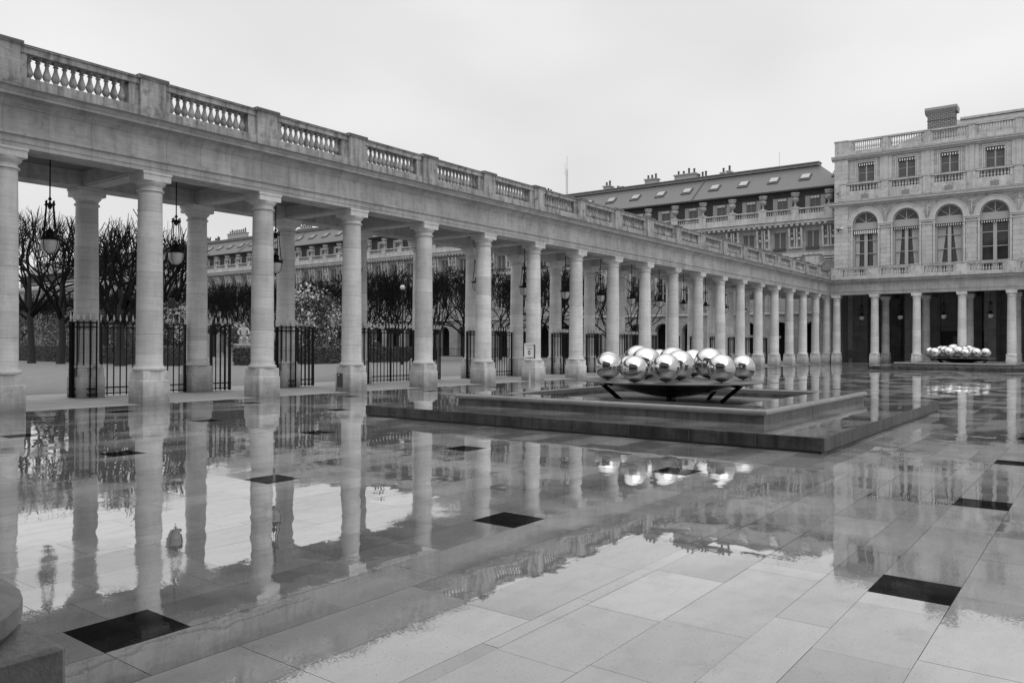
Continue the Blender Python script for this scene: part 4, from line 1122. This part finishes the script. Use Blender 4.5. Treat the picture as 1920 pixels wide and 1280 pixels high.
# ------------------------------------------------------------------ sign on its post behind the basin
sgx, sgy = -15.39, 21.39
SG = empty('framed_sign', (sgx, sgy, 0), YAW, 'small white framed notice on a slim pale post in front of the columns', 'sign')
MB().box(-.03, .03, -.012, .012, 0, 1.12).box(-.14, .14, -.10, .10, 0, .015).build('post', 'sign_post', SG)
MB().box(-.185, .185, -.025, .025, 1.10, 1.64).build('board', 'sign_white', SG)
MB().box(-.185, .185, -.06, -.025, 1.10, 1.135).box(-.185, .185, -.06, -.025, 1.605, 1.64).box(-.185, -.165, -.06, -.025, 1.135, 1.605).build('frame', 'sign_white', SG)
MB().box(-.165, .15, -.034, -.025, 1.135, 1.16).box(.145, .180, -.055, -.025, 1.135, 1.605).build('inner_frame', 'sign_frame', SG)
b = MB()
v = []
for k in range(20):
    a = 2*math.pi*k/20; v.append((-.02+.045*math.cos(a), -.028, 1.33+.075*math.sin(a)))
b.add(v, [tuple(range(20))]); b.build('emblem', 'sign_ink', SG)
b = MB(); b.add([(-.05, -.031, 1.33), (-.02, -.031, 1.305), (.012, -.031, 1.33), (-.02, -.031, 1.355)], [(0, 1, 2, 3)])
b.build('emblem_mark', 'sign_white', SG)
b = MB()
for (z, x0, x1) in ((1.50, -.10, .04), (1.455, -.08, .07), (1.44, -.08, .05), (1.18, -.05, .03)):
    x_ = x0
    while x_ < x1: wd = random.uniform(.008, .018); b.box(x_, x_+wd, -.029, -.025, z, z+.012); x_ += wd+.006
b.build('lettering', 'sign_ink', SG)

# ------------------------------------------------------------------ dark chairs in the arcade
def chair(x, y, rz, label):
    C = empty('chair', (x, y, 0), rz, label, 'chair', 'dark chairs in the palace arcade')
    MB().cbox(-.24, .24, -.24, .24, .42, .48, .01).build('seat', 'chair_dark', C)
    MB().cbox(-.24, .24, .20, .26, .50, 1.25, .01).build('backrest', 'chair_dark', C)
    for a in (-1, 1):
        for b_ in (-1, 1): MB().tube([(a*.2, b_*.2, .42), (a*.23, b_*.23, 0)], .02, 6).build('leg', 'chair_dark', C)
chair(-18.95, YF+2.6, .3, 'dark high-backed chair left in the first dark bay of the palace arcade')
chair(-17.2, YF+2.9, -.4, 'dark chair close beside the second palace column, in shadow')

# ------------------------------------------------------------------ vegetation
def rv(): return Vector((random.gauss(0, 1), random.gauss(0, 1), random.gauss(0, 1))).normalized()
def bare_tree(H, trunk_h, spread, r0, seed, dens=1.0, lean=(0, 0), boxy=False):
    random.seed(seed)
    tr = MB(); cr = MB()
    top = Vector((lean[0], lean[1], trunk_h))
    mid = top*.5+Vector((random.uniform(-.08, .08), random.uniform(-.08, .08), 0))
    tr.tube([(0, 0, -.05), (0, 0, .25), tuple(mid), tuple(top), tuple(top+Vector((0, 0, (H-trunk_h)*.35)))], [r0*1.35, r0*1.05, r0*.9, r0*.82, r0*.45], 9)
    def inside(p):
        if p.z > H*random.uniform(.95, 1.02): return False
        if boxy: return abs(p.x) < spread and abs(p.y) < spread
        return math.hypot(p.x, p.y) < spread*(1.05-.25*max(0, (p.z-H*.8)/(H*.2)))
    def grow(p, d, r, L, lvl):
        n = 3 if lvl < 3 else 2
        pts = [p.copy()]; rad = [r]
        q = p.copy(); dd = d.copy()
        for k in range(n):
            dd = (dd+rv()*.30+Vector((0, 0, .16 if lvl < 3 else .22))).normalized()
            q = q+dd*L/n; pts.append(q.copy()); rad.append(r*(1-.33*(k+1)/n))
        cr.tube(pts, rad, 5 if lvl < 2 else 3, smooth=lvl < 2, cap=False)
        if lvl >= 5 or not inside(q): return
        nb = {0: 2, 1: 3, 2: 3, 3: 3, 4: 3}[lvl]
        nb = max(1, int(round(nb*dens+random.uniform(-.4, .4))))
        for k in range(nb):
            t = random.uniform(.45, 1.0) if k else 1.0
            i = min(n-1, int(t*n)); bp_ = pts[i].lerp(pts[i+1], t*n-i) if i < n else pts[-1]
            nd = (dd+rv()*(.75 if lvl < 3 else .55)).normalized()
            grow(bp_, nd, max(.019 if boxy else .015, r*(.62 if k else .68)), L*random.uniform(.62, .85), lvl+1)
    nl = 5
    for k in range(nl):
        a = 2*math.pi*k/nl+random.uniform(-.3, .3)
        d = Vector((math.cos(a)*.85, math.sin(a)*.85, random.uniform(.45, .9))).normalized()
        z0 = trunk_h*random.uniform(.82, 1.0)
        grow(Vector((lean[0]*z0/trunk_h, lean[1]*z0/trunk_h, z0)), d, r0*.50, (H-trunk_h)*.46, 0)
    for k in range(3):
        grow(top+Vector((0, 0, (H-trunk_h)*.12*k)), (Vector((0, 0, 1))+rv()*.5).normalized(), r0*.45, (H-trunk_h)*.36, 0)
    return tr, cr
def tree_obj(name, args, loc, label, cat, group, rz=0):
    T = empty(name, loc, rz, label, cat, group)
    tr, cr = bare_tree(*args)
    tr.build('trunk', 'bark', T, fix=False); cr.build('crown', 'twig', T, fix=False)
    return T
near_g = 'bare trees at the left, near the colonnade'
t1 = tree_obj('bare_tree', (11.6, 4.0, 4.2, .26, 1, .92, (-.5, 0)), (-67.7, 27.0, 0), 'bare tree with a leaning trunk at the far left, left of the leftmost lantern', 'tree', near_g)
t2 = tree_obj('bare_tree', (11.0, 3.6, 4.0, .27, 2, .92, (.1, 0)), (-64.1, 27.6, 0), 'bare tree directly behind the leftmost hanging lantern', 'tree', near_g)
t3 = tree_obj('bare_tree', (9.9, 3.0, 4.0, .32, 3, .95, (0, 0)), (-55.8, 28.0, 0), 'stout bare tree with spreading limbs between the first two visible column pairs', 'tree', near_g)
def ctree(src, loc, rz, label, group, sc_=1):
    o = copy_tree(src, None, loc, rz); o['label'] = label; o['group'] = group; o.scale = (sc_, sc_, sc_); return o
ctree(t1, (-76, 26.5, 0), 2.2, 'bare tree half cut off at the left edge, behind the first column', near_g, 1.0)
ctree(t2, (-70, 34, 0), 4.0, 'bare tree deeper in the garden, behind the pair of left trees', near_g)
ctree(t3, (-60.5, 33.5, 0), 1.0, 'bare tree deeper in the garden, behind the stout tree', near_g, 1.0)
# clipped rows
row_g = 'clipped lime trees in dense rows behind the hedge'
p1 = tree_obj('clipped_tree', (8.6, 2.9, 2.6, .16, 11, 1.0, (0, 0), True), (-70.5, 60, 0), 'bare clipped lime tree in the dense flat-topped rows', 'tree', row_g)
p2_ = tree_obj('clipped_tree', (8.6, 3.0, 2.6, .16, 12, 1.0, (.1, .1), True), (-65.5, 60, 0), 'bare clipped lime tree in the dense flat-topped rows', 'tree', row_g)
p3 = tree_obj('clipped_tree', (8.7, 2.8, 2.7, .17, 13, 1.0, (-.1, .1), True), (-60.5, 60, 0), 'bare clipped lime tree in the dense flat-topped rows', 'tree', row_g)
LB = 'bare clipped lime tree in the dense flat-topped rows'
random.seed(5)
for r_, yy in enumerate((54.5, 60, 65.5)):
    for k in range(24):
        xx = -156+k*5.0+(r_ % 2)*1.2
        if yy == 60 and round(xx, 1) in (-70.5, -65.5, -60.5): continue
        if xx > (-44.5 if yy < 58 else -38.5): continue
        if yy == 60 and -72 < xx < -59: continue
        ctree(random.choice([p1, p2_, p3]), (xx+random.uniform(-.3, .3), yy+random.uniform(-.3, .3), 0), random.choice([0, 1.5708, 3.1416, 4.7124])+random.uniform(-.1, .1), LB, row_g, random.uniform(.95, 1.02))
small_g = 'small bare trees before the garden arches'
for (x_, y_, lb, sc_) in ((-43.5, 66, 'small bare tree behind the eighth front column, before the pale wall', .86), (-38.6, 66.5, 'small bare tree right of the eighth front column, before a garden arch', .86), (-35.6, 67, 'small bare tree behind the tenth front column, before a garden arch', .86)):
    ctree(p1 if x_ < -40 else p3, (x_, y_, 0), x_, lb, small_g, sc_)
# hedges
def leafy_box(x0, x1, y0, y1, h, n, seed, size=.05):
    random.seed(seed); b = MB()
    W_, L_ = x1-x0, y1-y0
    A = [W_*h, W_*h, L_*h, L_*h, W_*L_]
    for k in range(n):
        q = random.choices(range(5), A)[0]; u, v_ = random.random(), random.random(); j = random.gauss(0, .03)
        if q == 0: p_ = Vector((x0+W_*u, y0+j, h*v_)); nn = Vector((0, -1, .3))
        elif q == 1: p_ = Vector((x0+W_*u, y1+j, h*v_)); nn = Vector((0, 1, .3))
        elif q == 2: p_ = Vector((x0+j, y0+L_*u, h*v_)); nn = Vector((-1, 0, .3))
        elif q == 3: p_ = Vector((x1+j, y0+L_*u, h*v_)); nn = Vector((1, 0, .3))
        else: p_ = Vector((x0+W_*u, y0+L_*v_, h+j)); nn = Vector((0, 0, 1))
        nn = (nn+rv()*.8).normalized(); t_ = nn.cross(rv()).normalized(); c_ = nn.cross(t_); s_ = size*random.uniform(.6, 1.4)
        b.add([p_-t_*s_, p_-c_*s_*.6, p_+t_*s_, p_+c_*s_*.6], [(0, 1, 2, 3)])
    return b
def hedge(x0, x1, y0, y1, h, n, seed, label):
    T = empty('hedge', ((x0+x1)/2, (y0+y1)/2, 0), 0, label, 'hedge', 'clipped low hedges around the lawns')
    part(MB().box(x0+.04, x1-.04, y0+.04, y1-.04, 0, h-.04), 'core', 'leaf_dark', T)
    part(leafy_box(x0, x1, y0, y1, h, n, seed, .075), 'foliage', 'leaf_mid', T, False)
hedge(-92, -52.6, 30.4, 31.8, 1.35, 9000, 1, 'long clipped hedge behind the left trees')
hedge(-52.0, -50.6, 34.5, 43.6, 1.30, 4500, 2, 'clipped hedge between the second and third column pairs, before the statue')
hedge(-52.5, -51.1, 45.2, 55.5, 1.30, 4500, 3, 'clipped hedge seen through the closed double gate')
# shrubs
def shrub(loc, rx, h, n_l, n_f, seed, label, fmat='petal', name='shrub', cat='shrub', group=None, fs=.10):
    random.seed(seed); T = empty(name, loc, 0, label, cat, group)
    br = MB()
    for k in range(14):
        d = Vector((random.gauss(0, .5), random.gauss(0, .5), 1)).normalized(); q = Vector((0, 0, 0)); pts = [q.copy()]
        for j in range(4): d = (d+rv()*.25).normalized(); q = q+d*h*.24; pts.append(q.copy())
        br.tube(pts, [.06, .045, .035, .02, .01], 4, cap=False)
    br.build('stem', 'bark', T, False)
    for nm, mat, n, sz in (('foliage', 'leaf_mid', n_l, fs*.8), ('blossom', fmat, n_f, fs)):
        if not n: continue
        b = MB(); cl = []
        for k in range(38):
            v_ = rv(); cl.append(Vector((v_.x*rx*.8, v_.y*rx*.8, h*.55+v_.z*h*.42)))
        for k in range(n):
            c_ = random.choice(cl); p_ = c_+rv()*rx*.30*random.random()**.4
            if p_.z < .3: continue
            nn = rv(); t_ = nn.cross(rv()).normalized(); e2 = nn.cross(t_); s_ = sz*random.uniform(.6, 1.3)
            b.add([p_-t_*s_, p_-e2*s_*.6, p_+t_*s_, p_+e2*s_*.6], [(0, 1, 2, 3)])
        b.build(nm, mat, T, False)
mag = 'pale flowering shrubs in the garden beds'
shrub((-57.5, 46.0, 0), 3.0, 6.6, 5200, 1500, 21, 'large magnolia covered in pale blossom, left of the third front column', name='magnolia', cat='tree', group=mag, fs=.14)
shrub((-54.5, 48.2, 0), 2.2, 4.0, 3000, 700, 22, 'lower pale blossoming shrub right of the large magnolia', name='magnolia', cat='shrub', group=mag, fs=.12)
shrub((-57.6, 33.2, 0), 1.5, 5.0, 2200, 900, 23, 'pale blossoming tree just right of the second front column, below the lantern', name='magnolia', cat='tree', group=mag, fs=.13)
shrub((-64.8, 44, 0), 1.6, 3.6, 1900, 450, 24, 'pale blossoming shrub behind the seated statue', group=mag)
for k, (x_, y_, r_, h_, lb) in enumerate(((-97, 38, 3.6, 4.4, 'light leafy shrub behind the hedge at the far left'), (-88, 38.5, 3.6, 4.6, 'light leafy shrub behind the hedge, between the two left trunks'), (-71, 38.5, 3.0, 4.4, 'light leafy shrub behind the hedge, right of the left pair of trunks'), (-79, 38, 3.2, 4.4, 'light leafy shrub behind the leftmost back column'), (-61, 34.0, 2.0, 3.2, 'light leafy shrub behind the stout tree trunk'))):
    shrub((x_, y_, 0), r_, h_, 5200, 1500, 40+k, lb, fmat='leaf_light', group='leafy shrubs behind the left hedge')
for k, (x_, y_, lb) in enumerate(((-59, 43, 'dark low bush beside the statue pedestal'), (-55.5, 51.5, 'dark low bush above the hedge, right of the magnolia'))):
    shrub((x_, y_, 0), 1.3, 1.9, 3500, 0, 60+k, lb, group='dark low bushes')
# statue: seated marble figure on a block
ST = empty('statue', (-56.7, 38.6, 0), 0, 'white marble statue of a seated figure on a stone block, behind the hedge', 'statue')
MB().cbox(-.62, .62, -.62, .62, 0, 1.45, .03).box(-.72, .72, -.72, .72, 1.45, 1.58).build('pedestal', 'garden_trim', ST)
def skin_body(name, parent, joints, bones, mat):
    me = bpy.data.meshes.new(name); me.from_pydata([j[0] for j in joints], bones, [])
    o = bpy.data.objects.new(name, me); col.objects.link(o); o.parent = parent
    md = o.modifiers.new('s', 'SKIN'); sv = me.skin_vertices[0] if me.skin_vertices else None
    if sv is None:
        import bmesh
        bm = bmesh.new(); bm.from_mesh(me); bm.verts.layers.skin.verify(); bm.to_mesh(me); bm.free(); sv = me.skin_vertices[0]
    for i, j in enumerate(joints): sv.data[i].radius = (j[1], j[1]*(j[2] if len(j) > 2 else 1))
    sv.data[0].use_root = True
    o.modifiers.new('u', 'SUBSURF').levels = 1
    me.materials.append(MATS[mat]); return o
J = [((0, 0, 2.10), .21), ((0, -.02, 2.45), .20), ((0, 0, 2.78), .24), ((0, .02, 2.95), .09), ((0, .04, 3.10), .13), ((0, .05, 3.25), .12),
     ((.30, 0, 2.80), .09), ((.42, .18, 2.50), .075), ((.25, .45, 2.35), .055), ((-.30, 0, 2.80), .09), ((-.45, .1, 2.48), .075), ((-.35, .40, 2.30), .055),
     ((.16, .08, 2.02), .15), ((.22, .58, 2.10), .12), ((.20, .62, 1.68), .08), ((.20, .78, 1.62), .06), ((-.16, .08, 2.02), .15), ((-.22, .55, 2.05), .12), ((-.24, .50, 1.68), .08), ((-.24, .66, 1.62), .06)]
J = [((p[0][1], p[0][0], p[0][2]), p[1]) for p in J]
Bn = [(0, 1), (1, 2), (2, 3), (3, 4), (4, 5), (2, 6), (6, 7), (7, 8), (2, 9), (9, 10), (10, 11), (0, 12), (12, 13), (13, 14), (14, 15), (0, 16), (16, 17), (17, 18), (18, 19)]
skin_body('body', ST, J, Bn, 'marble')
MB().cbox(-.35, .28, -.35, .35, 1.58, 1.98, .04).build('seat', 'marble', ST)
ST.rotation_euler = (0, 0, -.5)
# garden urn on its foot
GU = empty('garden_urn', (-47.6, 43.6, 0), 0, 'dark bowl planter on a pale stone foot in front of the hedge', 'planter')
MB().lathe([(.22, 0), (.22, .1), (.13, .16), (.12, .55), (.16, .62), (.10, .68)], 14).build('foot', 'garden_trim', GU)
MB().lathe([(.10, .68), (.28, .84), (.40, 1.02), (.44, 1.06), (.36, 1.07)], 14).build('bowl', 'hatch', GU)
# globe street lamp
GL = empty('street_lamp', (-47.0, 50.0, 0), 0, 'pale globe lamp above the closed double gate, in front of the clipped trees', 'street lamp')
gx, gy = depthpos(754.5, 62.0); GL.location = (gx, gy, 0)
zl = 1.6+(645-539)*62/f_px
MB().tube([(0, 0, 0), (0, 0, zl-.3)], [.06, .035], 8).lathe([(.12, 0), (.12, .5), (.06, .6)], 10).build('pole', 'iron', GL)
MB().sphere(.20, (0, 0, zl), 20, 12).build('globe', 'lamp_glass', GL)
MB().lathe([(.04, zl-.32), (.10, zl-.19)], 10).lathe([(.10, zl+.17), (.05, zl+.25), (.01, zl+.32)], 10).build('fitting', 'iron', GL)
# garden fence glimpsed at the foot of the range
GF = empty('garden_fence', (-75, 76, 0), 0, 'low dark railing at the foot of the long building', 'fence')
b = MB()
for k in range(230): b.box(-100+k*.3-.015, -100+k*.3+.015, 76-.01, 76.01, 0, 1.1)
b.box(-100, -31, 75.99, 76.012, 1.05, 1.10).box(-100, -31, 75.985, 76.013, .1, .14)
part(b, 'railing', 'iron', GF, False)
